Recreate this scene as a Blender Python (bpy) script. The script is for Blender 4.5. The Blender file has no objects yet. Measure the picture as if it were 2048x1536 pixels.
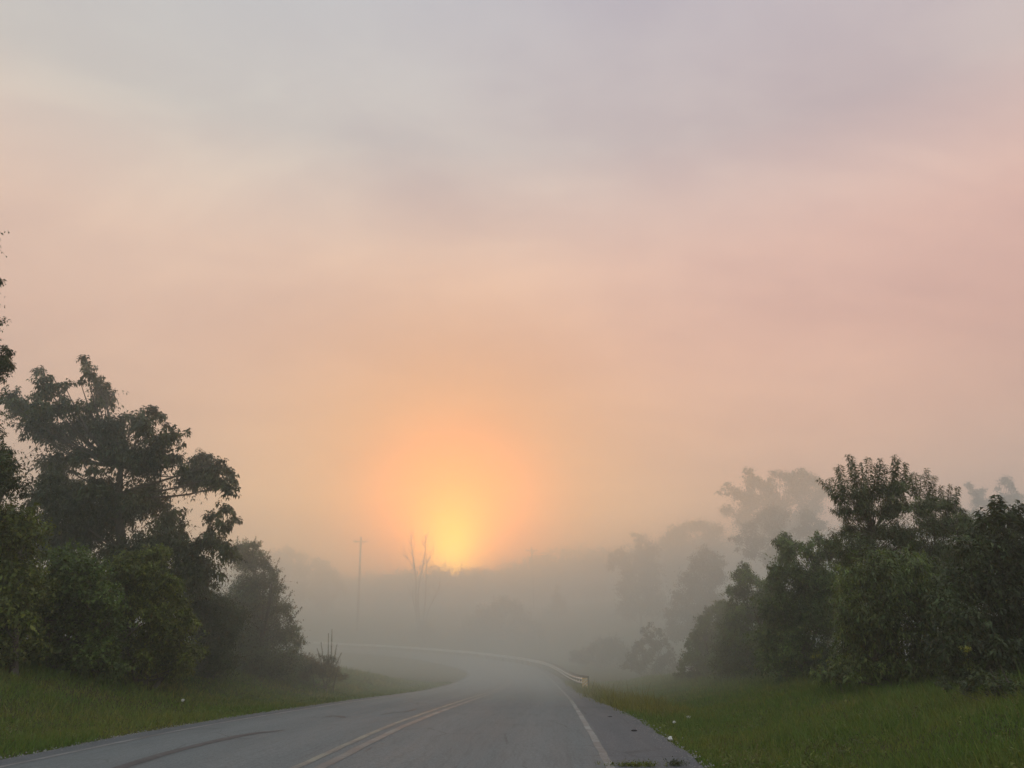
import bpy, bmesh, math
import numpy as np

# ------------------------------------------------------------------ camera, sky, sun, exposure
SC = bpy.context.scene
COL = SC.collection
F, HOR, CAMH = 1500.0, 1301.0, 1.25
PITCH = math.atan((HOR - 768) / F)
CP, SP = math.cos(PITCH), math.sin(PITCH)
HAZE_TOP = 29.0
HAZE_DENSITY = 0.0031
FOG_DENSITY = 0.0170
FOG_TOP = 18.0


def ray(px, py):
    a = (px - 1024) / F
    v = (768 - py) / F
    return np.array((a, CP - v * SP, SP + v * CP))


def at(px, py, Y):
    r = ray(px, py)
    k = Y / r[1]
    return np.array((r[0] * k, Y, CAMH + r[2] * k))


def gnd(px, py, z=0.0):
    r = ray(px, py)
    k = (z - CAMH) / r[2]
    return np.array((r[0] * k, r[1] * k, z))


cam_data = bpy.data.cameras.new('camera')
cam_data.lens = F / 2048 * 36
cam_data.clip_start = 0.05
cam_data.clip_end = 5000
cam = bpy.data.objects.new('camera', cam_data)
cam.location = (0, 0, CAMH)
cam.rotation_euler = (math.pi / 2 + PITCH, 0, 0)
COL.objects.link(cam)
SC.camera = cam

SUNDIR = ray(903, 1105)
SUNDIR = SUNDIR / np.linalg.norm(SUNDIR)
SUN_EL = math.asin(SUNDIR[2])
SUN_AZ = math.atan2(SUNDIR[0], SUNDIR[1])

SC.view_settings.view_transform = 'Standard'
SC.view_settings.look = 'None'
SC.view_settings.exposure = 0.0
SC.view_settings.gamma = 1.0
SC.view_settings.use_curve_mapping = False
SC.cycles.max_bounces = 7
SC.cycles.volume_bounces = 4
SC.cycles.diffuse_bounces = 3
SC.cycles.glossy_bounces = 2
SC.cycles.transmission_bounces = 3
SC.cycles.caustics_reflective = False
SC.cycles.caustics_refractive = False
SC.cycles.use_denoising = True
SC.cycles.sample_clamp_indirect = 4.0

world = bpy.data.worlds.new('World')
SC.world = world
world.use_nodes = True
NT = world.node_tree
NT.nodes.clear()


class NB:
    """tiny node-building helper"""
    def __init__(s, nt):
        s.nt = nt

    def node(s, typ, **kw):
        n = s.nt.nodes.new(typ)
        for k, v in kw.items():
            setattr(n, k, v)
        return n

    def put(s, sock, v):
        if v is None:
            return
        if isinstance(v, bpy.types.NodeSocket):
            s.nt.links.new(v, sock)
        else:
            sock.default_value = v

    def math(s, op, a, b=None, c=None, clamp=False):
        n = s.node('ShaderNodeMath', operation=op, use_clamp=clamp)
        s.put(n.inputs[0], a)
        if b is not None:
            s.put(n.inputs[1], b)
        if c is not None:
            s.put(n.inputs[2], c)
        return n.outputs[0]

    def vmath(s, op, a, b=None, scale=None):
        n = s.node('ShaderNodeVectorMath', operation=op)
        s.put(n.inputs[0], a)
        if b is not None:
            s.put(n.inputs[1], b)
        if scale is not None:
            s.put(n.inputs['Scale'], scale)
        return n.outputs['Value'] if op in ('DOT_PRODUCT', 'LENGTH') else n.outputs['Vector']

    def mix(s, fac, a, b, blend='MIX'):
        n = s.node('ShaderNodeMix', data_type='RGBA', blend_type=blend)
        s.put(n.inputs[0], fac)
        for sock, v in ((n.inputs[6], a), (n.inputs[7], b)):
            if isinstance(v, tuple) and len(v) == 3:
                v = v + (1,)
            s.put(sock, v)
        return n.outputs[2]

    def noise(s, vec, scale, detail=4, rough=.55, dist=0.0):
        n = s.node('ShaderNodeTexNoise')
        if vec is not None:
            s.put(n.inputs['Vector'], vec)
        n.inputs['Scale'].default_value = scale
        n.inputs['Detail'].default_value = detail
        n.inputs['Roughness'].default_value = rough
        n.inputs['Distortion'].default_value = dist
        return n.outputs['Fac']

    def rng(s, v, a, b, c=0.0, d=1.0, smooth=False):
        n = s.node('ShaderNodeMapRange')
        if smooth:
            n.interpolation_type = 'SMOOTHSTEP'
        s.put(n.inputs[0], v)
        for i, q in enumerate((a, b, c, d)):
            n.inputs[1 + i].default_value = q
        return n.outputs[0]

    def ramp(s, v, stops):
        n = s.node('ShaderNodeValToRGB')
        n.color_ramp.interpolation = 'B_SPLINE' if False else 'EASE' if False else 'LINEAR'
        el = n.color_ramp.elements
        while len(el) > 1:
            el.remove(el[-1])
        el[0].position = stops[0][0]
        el[0].color = tuple(stops[0][1]) + (1,)
        for p, c in stops[1:]:
            e = el.new(p)
            e.color = tuple(c) + (1,)
        s.put(n.inputs[0], v)
        return n.outputs[0]


def build_world():
    b = NB(NT)
    tc = b.node('ShaderNodeTexCoord')
    d = b.vmath('NORMALIZE', tc.outputs['Generated'])
    sep = b.node('ShaderNodeSeparateXYZ')
    b.put(sep.inputs[0], d)
    x, y, z = sep.outputs
    # clear sky above the mist
    sky = b.node('ShaderNodeTexSky', sky_type='NISHITA')
    sky.sun_disc = False
    sky.sun_elevation = SUN_EL
    sky.sun_rotation = SUN_AZ
    sky.air_density = 1.0
    sky.dust_density = 3.0
    # veil of thin cloud: brightness and tone by height above the horizon
    zc = b.math('MAXIMUM', z, 0.0)
    veil = b.ramp(zc, [(0.0, VEIL[0]), (0.10, VEIL[1]), (0.18, VEIL[2]), (0.27, VEIL[3]),
                       (0.36, VEIL[4]), (0.47, VEIL[5]), (0.60, VEIL[6]), (0.74, VEIL[7]), (1.0, VEIL[8])])
    # unseen sky away from the sun is raised and cooled to light the scene
    flat = b.math('SQRT', b.math('ADD', b.math('MULTIPLY', x, x), b.math('ADD', b.math('MULTIPLY', y, y), 1e-4)))
    az = b.math('DIVIDE', b.math('ADD', b.math('MULTIPLY', x, math.sin(SUN_AZ)), b.math('MULTIPLY', y, math.cos(SUN_AZ))), flat)
    away = b.rng(az, 0.75, -0.9, 0.0, 1.0, True)
    away = b.math('MULTIPLY', away, b.rng(z, 0.95, 0.45, 0.0, 1.0, True))
    veil = b.mix(away, veil, b.mix(1.0, veil, (1.02, 1.62, 2.05), 'MULTIPLY'))
    # the right half of the sky leans to mauve, the left to cream
    side = b.rng(x, -0.45, 0.5, 0.0, 1.0, True)
    side = b.mix(side, SIDE_L, SIDE_R)
    veil = b.mix(1.0, veil, side, 'MULTIPLY')
    # soft cloud streaks (projected on a plane overhead)
    inv = b.math('DIVIDE', 1.0, b.math('ADD', zc, 0.30))
    comb = b.node('ShaderNodeCombineXYZ')
    b.put(comb.inputs[0], b.math('MULTIPLY', x, inv))
    b.put(comb.inputs[1], b.math('MULTIPLY', b.math('MULTIPLY', y, inv), 1.7))
    comb.inputs[2].default_value = 3.7
    n1 = b.noise(comb.outputs[0], 0.9, 5, .5, .3)
    n2 = b.noise(comb.outputs[0], 2.6, 5, .55, .5)
    band = b.rng(n1, .36, .66, 0.0, 1.0, True)
    veil = b.mix(1.0, veil, b.mix(band, (0.875, 0.855, 0.90), (1.09, 1.09, 1.05)), 'MULTIPLY')
    veil = b.mix(1.0, veil, b.mix(b.rng(n2, .35, .68, 0, 1, True), (0.96, 0.945, 0.965), (1.05, 1.045, 1.03)), 'MULTIPLY')
    # glow of the sun through the mist
    sd = b.node('ShaderNodeCombineXYZ')
    for i in range(3):
        sd.inputs[i].default_value = SUNDIR[i]
    dv = b.vmath('SUBTRACT', d, sd.outputs[0])
    sp2 = b.node('ShaderNodeSeparateXYZ')
    b.put(sp2.inputs[0], dv)
    r2 = b.math('ADD', b.math('ADD', b.math('MULTIPLY', sp2.outputs[0], sp2.outputs[0]),
                              b.math('MULTIPLY', sp2.outputs[1], sp2.outputs[1])),
                b.math('MULTIPLY', b.math('MULTIPLY', sp2.outputs[2], sp2.outputs[2]), 0.92))
    rr = b.math('SQRT', r2)
    warm = b.math('EXPONENT', b.math('MULTIPLY', r2, -1.0 / (.23 * .23)))
    veil = b.mix(warm, veil, b.mix(1.0, veil, (.92, .58, .04), 'MULTIPLY'))
    total = veil
    for sig, colr, gauss in GLOW:
        if gauss:
            e = b.math('EXPONENT', b.math('MULTIPLY', r2, -1.0 / (sig * sig)))
        else:
            e = b.math('EXPONENT', b.math('MULTIPLY', rr, -1.0 / sig))
        g = b.vmath('SCALE', tuple(colr), scale=e)
        total = b.vmath('ADD', total, g)
    # the sun itself, a blurred core low behind the treetops of the ridge
    dc = ray(905, 1128)
    dc = dc / np.linalg.norm(dc)
    core = b.vmath('LENGTH', b.vmath('SUBTRACT', d, tuple(float(q) for q in dc)))
    core = b.math('EXPONENT', b.math('MULTIPLY', b.math('MULTIPLY', core, core), -1.0 / (.026 * .026)))
    total = b.vmath('ADD', total, b.vmath('SCALE', (3.2, 2.6, 0.2), scale=core))
    bg1 = b.node('ShaderNodeBackground')
    # only a little of the clear sky comes through the thin cloud, least towards the sun
    b.put(bg1.inputs[0], b.mix(1.0, sky.outputs[0], b.mix(warm, (.2, .2, .2), (.12, .07, .01)), 'MULTIPLY'))
    bg1.inputs[1].default_value = 0.05      # seen through the thin cloud
    bg2 = b.node('ShaderNodeBackground')
    b.put(bg2.inputs[0], total)
    bg2.inputs[1].default_value = 1.0
    add = b.node('ShaderNodeAddShader')
    b.put(add.inputs[0], bg1.outputs[0])
    b.put(add.inputs[1], bg2.outputs[0])
    out = b.node('ShaderNodeOutputWorld')
    b.put(out.inputs[0], add.outputs[0])


HAZE_COL = (.88, .96, .84, 1)
FOG_COL = (.895, .995, 1.0, 1)
VEIL = [(1.0, .62, .44), (.90, .55, .39), (.82, .51, .36), (.80, .485, .35), (.79, .495, .375),
        (.77, .54, .43), (.575, .525, .49), (.53, .53, .545), (.74, .82, .90)]
SIDE_L = (0.945, 0.975, 1.01)
SIDE_R = (0.98, 0.90, 0.97)
GLOW = [(0.045, (4.5, 2.2, 0.0), True), (0.098, (4.4, .80, .0), True), (0.16, (.25, .0, .0), True)]
build_world()

sun_data = bpy.data.lights.new('sun', 'SUN')
sun_data.energy = 1.2
sun_data.angle = math.radians(4.0)      # seen through mist: the disc is spread
sun_data.color = (1.0, 0.40, 0.08)
sun = bpy.data.objects.new('sun', sun_data)
from mathutils import Vector
sun.rotation_euler = Vector(tuple(SUNDIR)).to_track_quat('Z', 'Y').to_euler()
sun.location = (0, 0, 60)
COL.objects.link(sun)


# ------------------------------------------------------------------ helpers
def tag(o, label=None, cat=None, group=None, kind=None):
    if label:
        o['label'] = label
    if cat:
        o['category'] = cat
    if group:
        o['group'] = group
    if kind:
        o['kind'] = kind
    return o


def empty(name, loc, label, cat, group=None):
    o = bpy.data.objects.new(name, None)
    o.location = tuple(float(v) for v in loc)
    o.empty_display_size = 0.2
    COL.objects.link(o)
    return tag(o, label, cat, group)


def mesh_np(name, V, Fc, mat, parent=None, origin=(0, 0, 0), tint=None, smooth=False, uv=None):
    """V (n,3) array, Fc (m,k) array of equal-size faces"""
    V = np.asarray(V, dtype=np.float32) - np.asarray(origin, dtype=np.float32)
    Fc = np.asarray(Fc, dtype=np.int32)
    me = bpy.data.meshes.new(name)
    me.vertices.add(len(V))
    me.vertices.foreach_set('co', V.ravel())
    k = Fc.shape[1]
    me.loops.add(Fc.size)
    me.loops.foreach_set('vertex_index', Fc.ravel())
    me.polygons.add(len(Fc))
    me.polygons.foreach_set('loop_start', np.arange(0, Fc.size, k, dtype=np.int32))
    me.polygons.foreach_set('loop_total', np.full(len(Fc), k, dtype=np.int32))
    if smooth:
        me.polygons.foreach_set('use_smooth', np.ones(len(Fc), dtype=bool))
    if tint is not None:
        a = me.color_attributes.new('tint', 'FLOAT_COLOR', 'POINT')
        a.data.foreach_set('color', np.asarray(tint, dtype=np.float32).ravel())
    if uv is not None:
        l = me.uv_layers.new(name='UVMap')
        l.data.foreach_set('uv', np.asarray(uv, dtype=np.float32)[Fc.ravel()].ravel())
    me.update()
    me.validate()
    me.materials.append(mat)
    o = bpy.data.objects.new(name, me)
    COL.objects.link(o)
    if parent is not None:
        o.parent = parent
    else:
        o.location = tuple(float(v) for v in origin)
    return o


class MB:
    """collects quads / tubes"""
    def __init__(s):
        s.v = []
        s.f = []
        s.n = 0

    def add(s, V, Q):
        V = np.asarray(V, float)
        s.v.append(V)
        s.f.append(np.asarray(Q, int) + s.n)
        s.n += len(V)

    def tube(s, P, R, k=7, cap=True):
        P = np.asarray(P, float)
        R = np.broadcast_to(np.asarray(R, float), (len(P),))
        T = np.gradient(P, axis=0)
        T /= np.linalg.norm(T, axis=1)[:, None] + 1e-9
        ref = np.array((0.31, 0.83, 0.1)) if abs(T[0][2]) > .7 else np.array((0, 0, 1.0))
        A = np.cross(T, ref)
        A /= np.linalg.norm(A, axis=1)[:, None] + 1e-9
        B = np.cross(T, A)
        ang = np.linspace(0, 2 * math.pi, k, endpoint=False)
        V = (P[:, None] + R[:, None, None] * (np.cos(ang)[None, :, None] * A[:, None] + np.sin(ang)[None, :, None] * B[:, None])).reshape(-1, 3)
        Q = []
        for i in range(len(P) - 1):
            for j in range(k):
                a = i * k + j
                c = i * k + (j + 1) % k
                Q.append((a, c, c + k, a + k))
        if cap:
            for base, c0 in ((0, P[0]), ((len(P) - 1) * k, P[-1])):
                V = np.vstack([V, c0[None]])
                ci = len(V) - 1
                for j in range(0, k, 1):
                    Q.append((base + j, base + (j + 1) % k, ci, ci))
        Q = [q for q in Q]
        s.add(V, Q)

    def box(s, c, size, M=None):
        c = np.asarray(c, float)
        h = np.asarray(size, float) / 2
        V = np.array([(x, y, z) for x in (-1, 1) for y in (-1, 1) for z in (-1, 1)], float) * h
        if M is not None:
            V = V @ np.asarray(M).T
        s.add(V + c, [(0, 1, 3, 2), (4, 6, 7, 5), (0, 4, 5, 1), (2, 3, 7, 6), (0, 2, 6, 4), (1, 5, 7, 3)])

    def build(s, name, mat, parent=None, origin=(0, 0, 0), smooth=False):
        V = np.vstack(s.v) - np.asarray(origin, float)
        faces = []
        for f in s.f:
            for q in f:
                q = [int(i) for i in q]
                faces.append(q[:3] if len(q) == 4 and q[2] == q[3] else q)
        me = bpy.data.meshes.new(name)
        me.from_pydata([tuple(v) for v in V], [], faces)
        if smooth:
            me.polygons.foreach_set('use_smooth', np.ones(len(faces), dtype=bool))
        me.materials.append(mat)
        o = bpy.data.objects.new(name, me)
        COL.objects.link(o)
        if parent is not None:
            o.parent = parent
        else:
            o.location = tuple(float(v) for v in origin)
        return o


def new_mat(name):
    m = bpy.data.materials.new(name)
    m.use_nodes = True
    m.node_tree.nodes.clear()
    b = NB(m.node_tree)
    out = b.node('ShaderNodeOutputMaterial')
    return m, b, out


def simple_mat(name, c1, c2, scale=6, rough=.7, metal=0.0, bump=.3, stretch=(1, 1, 1), spec=.4):
    m, b, out = new_mat(name)
    tc = b.node('ShaderNodeTexCoord')
    mp = b.node('ShaderNodeMapping')
    mp.inputs['Scale'].default_value = stretch
    b.put(mp.inputs[0], tc.outputs['Object'])
    n = b.noise(mp.outputs[0], scale, 6, .6)
    n2 = b.noise(mp.outputs[0], scale * 7, 3, .6)
    f = b.math('ADD', b.math('MULTIPLY', n, .7), b.math('MULTIPLY', n2, .3))
    col = b.mix(b.rng(f, .35, .65), c1, c2)
    p = b.node('ShaderNodeBsdfPrincipled')
    b.put(p.inputs['Base Color'], col)
    b.put(p.inputs['Roughness'], b.rng(n2, .3, .7, rough - .08, rough + .08))
    p.inputs['Metallic'].default_value = metal
    p.inputs['Specular IOR Level'].default_value = spec
    bp = b.node('ShaderNodeBump')
    bp.inputs['Strength'].default_value = bump
    bp.inputs['Distance'].default_value = .02
    b.put(bp.inputs['Height'], f)
    b.put(p.inputs['Normal'], bp.outputs[0])
    b.put(out.inputs[0], p.outputs[0])
    return m


def leaf_mat(name, base, translucency=.3, rough=.5):
    m, b, out = new_mat(name)
    at_ = b.node('ShaderNodeAttribute', attribute_name='tint')
    col = b.mix(1.0, tuple(base) + (1,), at_.outputs['Color'], 'MULTIPLY')
    p = b.node('ShaderNodeBsdfPrincipled')
    b.put(p.inputs['Base Color'], col)
    p.inputs['Roughness'].default_value = rough
    p.inputs['Specular IOR Level'].default_value = .35
    t = b.node('ShaderNodeBsdfTranslucent')
    b.put(t.inputs[0], b.mix(1.0, col, (1.25, 1.3, .6), 'MULTIPLY'))
    mx = b.node('ShaderNodeMixShader')
    mx.inputs[0].default_value = translucency
    b.put(mx.inputs[1], p.outputs[0])
    b.put(mx.inputs[2], t.outputs[0])
    b.put(out.inputs[0], mx.outputs[0])
    return m


def smooth(x, a, b):
    t = np.clip((x - a) / (b - a), 0, 1)
    return t * t * (3 - 2 * t)


def wav(x, y, s, seed=0):
    """cheap smooth pseudo-noise in -1..1"""
    r = np.random.default_rng(seed)
    o = 0
    for i in range(6):
        a = r.uniform(0, math.pi * 2)
        f = (1 + .45 * i) / s
        o = o + np.sin((x * math.cos(a) + y * math.sin(a)) * f * 2 + r.uniform(0, 6.28)) / (1 + .35 * i)
    return o / 3.2


# ------------------------------------------------------------------ road centreline and terrain
_cp = np.array([(-40, -4.4, 0.3), (-20, -3.55, .15), (0, -2.85, 0.02), (9.4, -2.45, 0), (16, -2.15, -.05), (27, -1.6, -.3), (36, -1.2, -.55),
                (46, -.8, -.8), (60, -.4, -1.0), (75, -.3, -1.0), (88, -1.0, -.8), (98, -2.9, -.5), (106, -6.2, -.1), (113, -11.5, .45),
                (118, -19, 1.0), (121.5, -28, 1.5), (124, -42, 2.1), (126, -65, 2.6), (128, -110, 3.0), (128, -200, 3.0), (128, -330, 3.0)])
_cp = _cp[:, [1, 0, 2]]


def catmull(P, n=24):
    out = []
    Q = np.vstack([2 * P[0] - P[1], P, 2 * P[-1] - P[-2]])
    for i in range(1, len(Q) - 2):
        a, b_, c, d = Q[i - 1], Q[i], Q[i + 1], Q[i + 2]
        for t in np.linspace(0, 1, n, endpoint=False):
            out.append(.5 * ((2 * b_) + (-a + c) * t + (2 * a - 5 * b_ + 4 * c - d) * t * t + (-a + 3 * b_ - 3 * c + d) * t ** 3))
    out.append(Q[-2])
    return np.array(out)


CL = catmull(_cp)
for _ in range(3):   # ease the joins
    CL[1:-1] = (CL[:-2] + 2 * CL[1:-1] + CL[2:]) / 4
_seg = np.linalg.norm(np.diff(CL[:, :2], axis=0), axis=1)
_S = np.concatenate([[0], np.cumsum(_seg)])
_sn = np.arange(0, _S[-1], 0.5)
CL = np.stack([np.interp(_sn, _S, CL[:, i]) for i in range(3)], axis=1)
CS = _sn
CT = np.gradient(CL[:, :2], axis=0)
CT /= np.linalg.norm(CT, axis=1)[:, None]
CN = np.stack([CT[:, 1], -CT[:, 0]], axis=1)      # points to the right of travel
SUPER = 0.045 * smooth(CL[:, 1], 60, 95)            # the bend is banked
UL, UR = -4.12, 4.42


def ur(y):
    return UR + .33 * (1 - smooth(y, 18, 32))


def road_pt(i, u, dz=0.0):
    p = CL[i]
    return np.array((p[0] + CN[i, 0] * u, p[1] + CN[i, 1] * u, p[2] + SUPER[i] * u - .012 * abs(u) + dz))


def su(x, y):
    """nearest centreline index and signed offset"""
    x = np.atleast_1d(x).astype(float)
    y = np.atleast_1d(y).astype(float)
    idx = np.zeros(len(x), int)
    for a in range(0, len(x), 20000):
        X = x[a:a + 20000, None]
        Y = y[a:a + 20000, None]
        k = np.argmin((X - CL[None, ::2, 0]) ** 2 + (Y - CL[None, ::2, 1]) ** 2, axis=1) * 2
        idx[a:a + 20000] = np.minimum(k, len(CL) - 1)
    u = (x - CL[idx, 0]) * CN[idx, 0] + (y - CL[idx, 1]) * CN[idx, 1]
    return idx, u


_gy = [-100, 0, 45, 60, 85, 105, 118, 128, 135, 150, 172, 205, 260, 400, 800]
_gz = [1, 0, -.8, -1.0, -.9, -.5, .8, 3.2, 4.6, 7, 9.6, 12.6, 12.5, 9, 6]


def height(x, y):
    shp = np.shape(x)
    x = np.atleast_1d(np.asarray(x, float)).ravel()
    y = np.atleast_1d(np.asarray(y, float)).ravel()
    i, u = su(x, y)
    zr = CL[i, 2] + SUPER[i] * np.clip(u, -5, 5) - .012 * np.minimum(np.abs(u), 5)
    G = np.interp(y, _gy, _gz)
    G = G + smooth(y, 50, 110) * np.clip(x - 12, 0, 80) * .07 + .25 * wav(x, y, 30, 3) * smooth(np.abs(u), 6, 20)
    G = G + 1.0 * smooth(-x, 40, 120) * smooth(y, 60, 200) * 3
    au = np.abs(u)
    near = 1 - smooth(y, 45, 75)
    left = u < 0
    bank = np.where(left, 1.0 * smooth(au, 5.5, 10.5) + .5 * smooth(au, 10, 20), .50 * smooth(au, 6.5, 10.5) + .3 * smooth(au, 10, 20) - .14 * smooth(au, 4.6, 5.4) * (1 - smooth(au, 5.6, 8)))
    w = smooth(au, 4.6, 15)
    z = zr * (1 - w) + np.where(near > 0, (zr * near + G * (1 - near)), G) * w + bank * near
    edge = np.where(left, -UL, ur(y))
    z = z + np.where(au < edge + .25, -.10 + .10 * smooth(au, edge - .25, edge + .25), 0.0)
    z = z + .02 * wav(x, y, 1.6, 7) * smooth(au, 4.6, 6)
    return z.reshape(shp) if shp else z[0]


def hz(x, y):
    return float(np.ravel(height(np.array([x]), np.array([y])))[0])


# ground sheet
def ground_material():
    m, b, out = new_mat('verge_soil_and_turf')
    tc = b.node('ShaderNodeTexCoord')
    g = tc.outputs['Object']
    n1 = b.noise(g, .35, 5, .6)
    n2 = b.noise(g, 3.5, 6, .65)
    n3 = b.noise(g, 22, 4, .7)
    c = b.mix(b.rng(n1, .35, .65), (.040, .052, .012), (.068, .066, .018))
    c = b.mix(b.rng(n2, .4, .75), c, (.085, .070, .026))
    c = b.mix(b.rng(n3, .3, .7), b.mix(.5, c, (.02, .026, .008)), c)
    p = b.node('ShaderNodeBsdfPrincipled')
    b.put(p.inputs['Base Color'], c)
    p.inputs['Roughness'].default_value = .95
    p.inputs['Specular IOR Level'].default_value = .1
    bp = b.node('ShaderNodeBump')
    bp.inputs['Strength'].default_value = .8
    bp.inputs['Distance'].default_value = .06
    b.put(bp.inputs['Height'], b.math('ADD', n2, b.math('MULTIPLY', n3, .6)))
    b.put(p.inputs['Normal'], bp.outputs[0])
    b.put(out.inputs[0], p.outputs[0])
    return m


def build_ground():
    t = np.linspace(-1, 1, 300)
    xs = np.sinh(t * 4.6) / np.sinh(4.6) * 900
    ys = np.concatenate([np.linspace(-150, 4, 30)[:-1], np.linspace(4, 60, 130)[:-1], np.linspace(60, 145, 110)[:-1],
                         np.linspace(145, 260, 50)[:-1], 260 + (np.linspace(0, 1, 40) ** 2) * 1100])
    X, Y = np.meshgrid(xs, ys)
    Z = height(X, Y)
    V = np.stack([X.ravel(), Y.ravel(), Z.ravel()], 1)
    nx, ny = len(xs), len(ys)
    a = (np.arange(ny - 1)[:, None] * nx + np.arange(nx - 1)[None]).ravel()
    Fc = np.stack([a, a + 1, a + 1 + nx, a + nx], 1)
    o = mesh_np('ground', V, Fc, ground_material(), smooth=True)
    tag(o, kind='structure')


def asphalt_material():
    m, b, out = new_mat('worn_asphalt')
    uvn = b.node('ShaderNodeUVMap', uv_map='UVMap')
    sp = b.node('ShaderNodeSeparateXYZ')
    b.put(sp.inputs[0], uvn.outputs[0])
    u, s = sp.outputs[0], sp.outputs[1]
    tc = b.node('ShaderNodeTexCoord')
    g = tc.outputs['Object']
    big = b.noise(g, .5, 4, .6)
    st = b.node('ShaderNodeMapping')
    st.inputs['Scale'].default_value = (2.2, .12, 1)
    b.put(st.inputs[0], uvn.outputs[0])
    streak = b.noise(st.outputs[0], 1.6, 5, .6)
    fine = b.noise(g, 34, 5, .85)
    vor = b.node('ShaderNodeTexVoronoi')
    vor.inputs['Scale'].default_value = 95
    b.put(vor.inputs['Vector'], g)
    lane = b.mix(b.rng(streak, .3, .7), (.122, .150, .150), (.172, .206, .203))
    lane = b.mix(b.rng(big, .3, .7, 0, .6), lane, (.135, .162, .164))
    # polished wheel tracks are paler
    def track(c):
        d = b.math('ABSOLUTE', b.math('SUBTRACT', u, c))
        return b.rng(d, .55, .1, 0, 1, True)
    tr = b.math('ADD', b.math('ADD', track(.95), track(2.65)), b.math('ADD', track(-.95), track(-2.65)), clamp=True)
    lane = b.mix(b.math('MULTIPLY', tr, .35), lane, (.200, .232, .228))
    # shoulders laid later: darker, coarser
    wob = b.math('ADD', b.math('ABSOLUTE', b.math('ADD', u, b.math('MULTIPLY', b.math('SUBTRACT', big, .5), .12))), 0.0)
    sh = b.rng(wob, 3.62, 3.68, 0, 1)
    shc = b.mix(b.rng(fine, .3, .7), (.068, .084, .092), (.130, .150, .160))
    c = b.mix(sh, lane, shc)
    c = b.mix(b.rng(vor.outputs['Distance'], .0, .5, .45, 0), c, (.20, .20, .19))
    c = b.mix(b.rng(fine, .34, .58, .7, 0), c, (.040, .045, .050))
    c = b.mix(b.rng(fine, .56, .72, 0, .5), c, (.27, .29, .29))
    c = b.mix(b.rng(b.noise(st.outputs[0], 5.0, 6, .7), .5, .72, 0, .45), c, (.060, .070, .072))
    # fine cracks
    cr = b.node('ShaderNodeTexVoronoi', feature='DISTANCE_TO_EDGE')
    cr.inputs['Scale'].default_value = .55
    wv = b.vmath('ADD', g, b.vmath('SCALE', b.node('ShaderNodeTexNoise').outputs['Color'], scale=.9))
    b.put(cr.inputs['Vector'], wv)
    ck = b.math('MULTIPLY', b.rng(cr.outputs['Distance'], .0, .012, 1, 0), b.rng(big, .48, .58, 0, .5))
    c = b.mix(ck, c, (.02, .02, .02))
    p = b.node('ShaderNodeBsdfPrincipled')
    b.put(p.inputs['Base Color'], c)
    b.put(p.inputs['Roughness'], b.rng(streak, .3, .7, .62, .78))
    p.inputs['Specular IOR Level'].default_value = .30
    bp = b.node('ShaderNodeBump')
    bp.inputs['Strength'].default_value = .55
    bp.inputs['Distance'].default_value = .008
    b.put(bp.inputs['Height'], b.math('ADD', fine, b.math('MULTIPLY', vor.outputs['Distance'], .8)))
    b.put(p.inputs['Normal'], bp.outputs[0])
    b.put(out.inputs[0], p.outputs[0])
    return m


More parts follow.
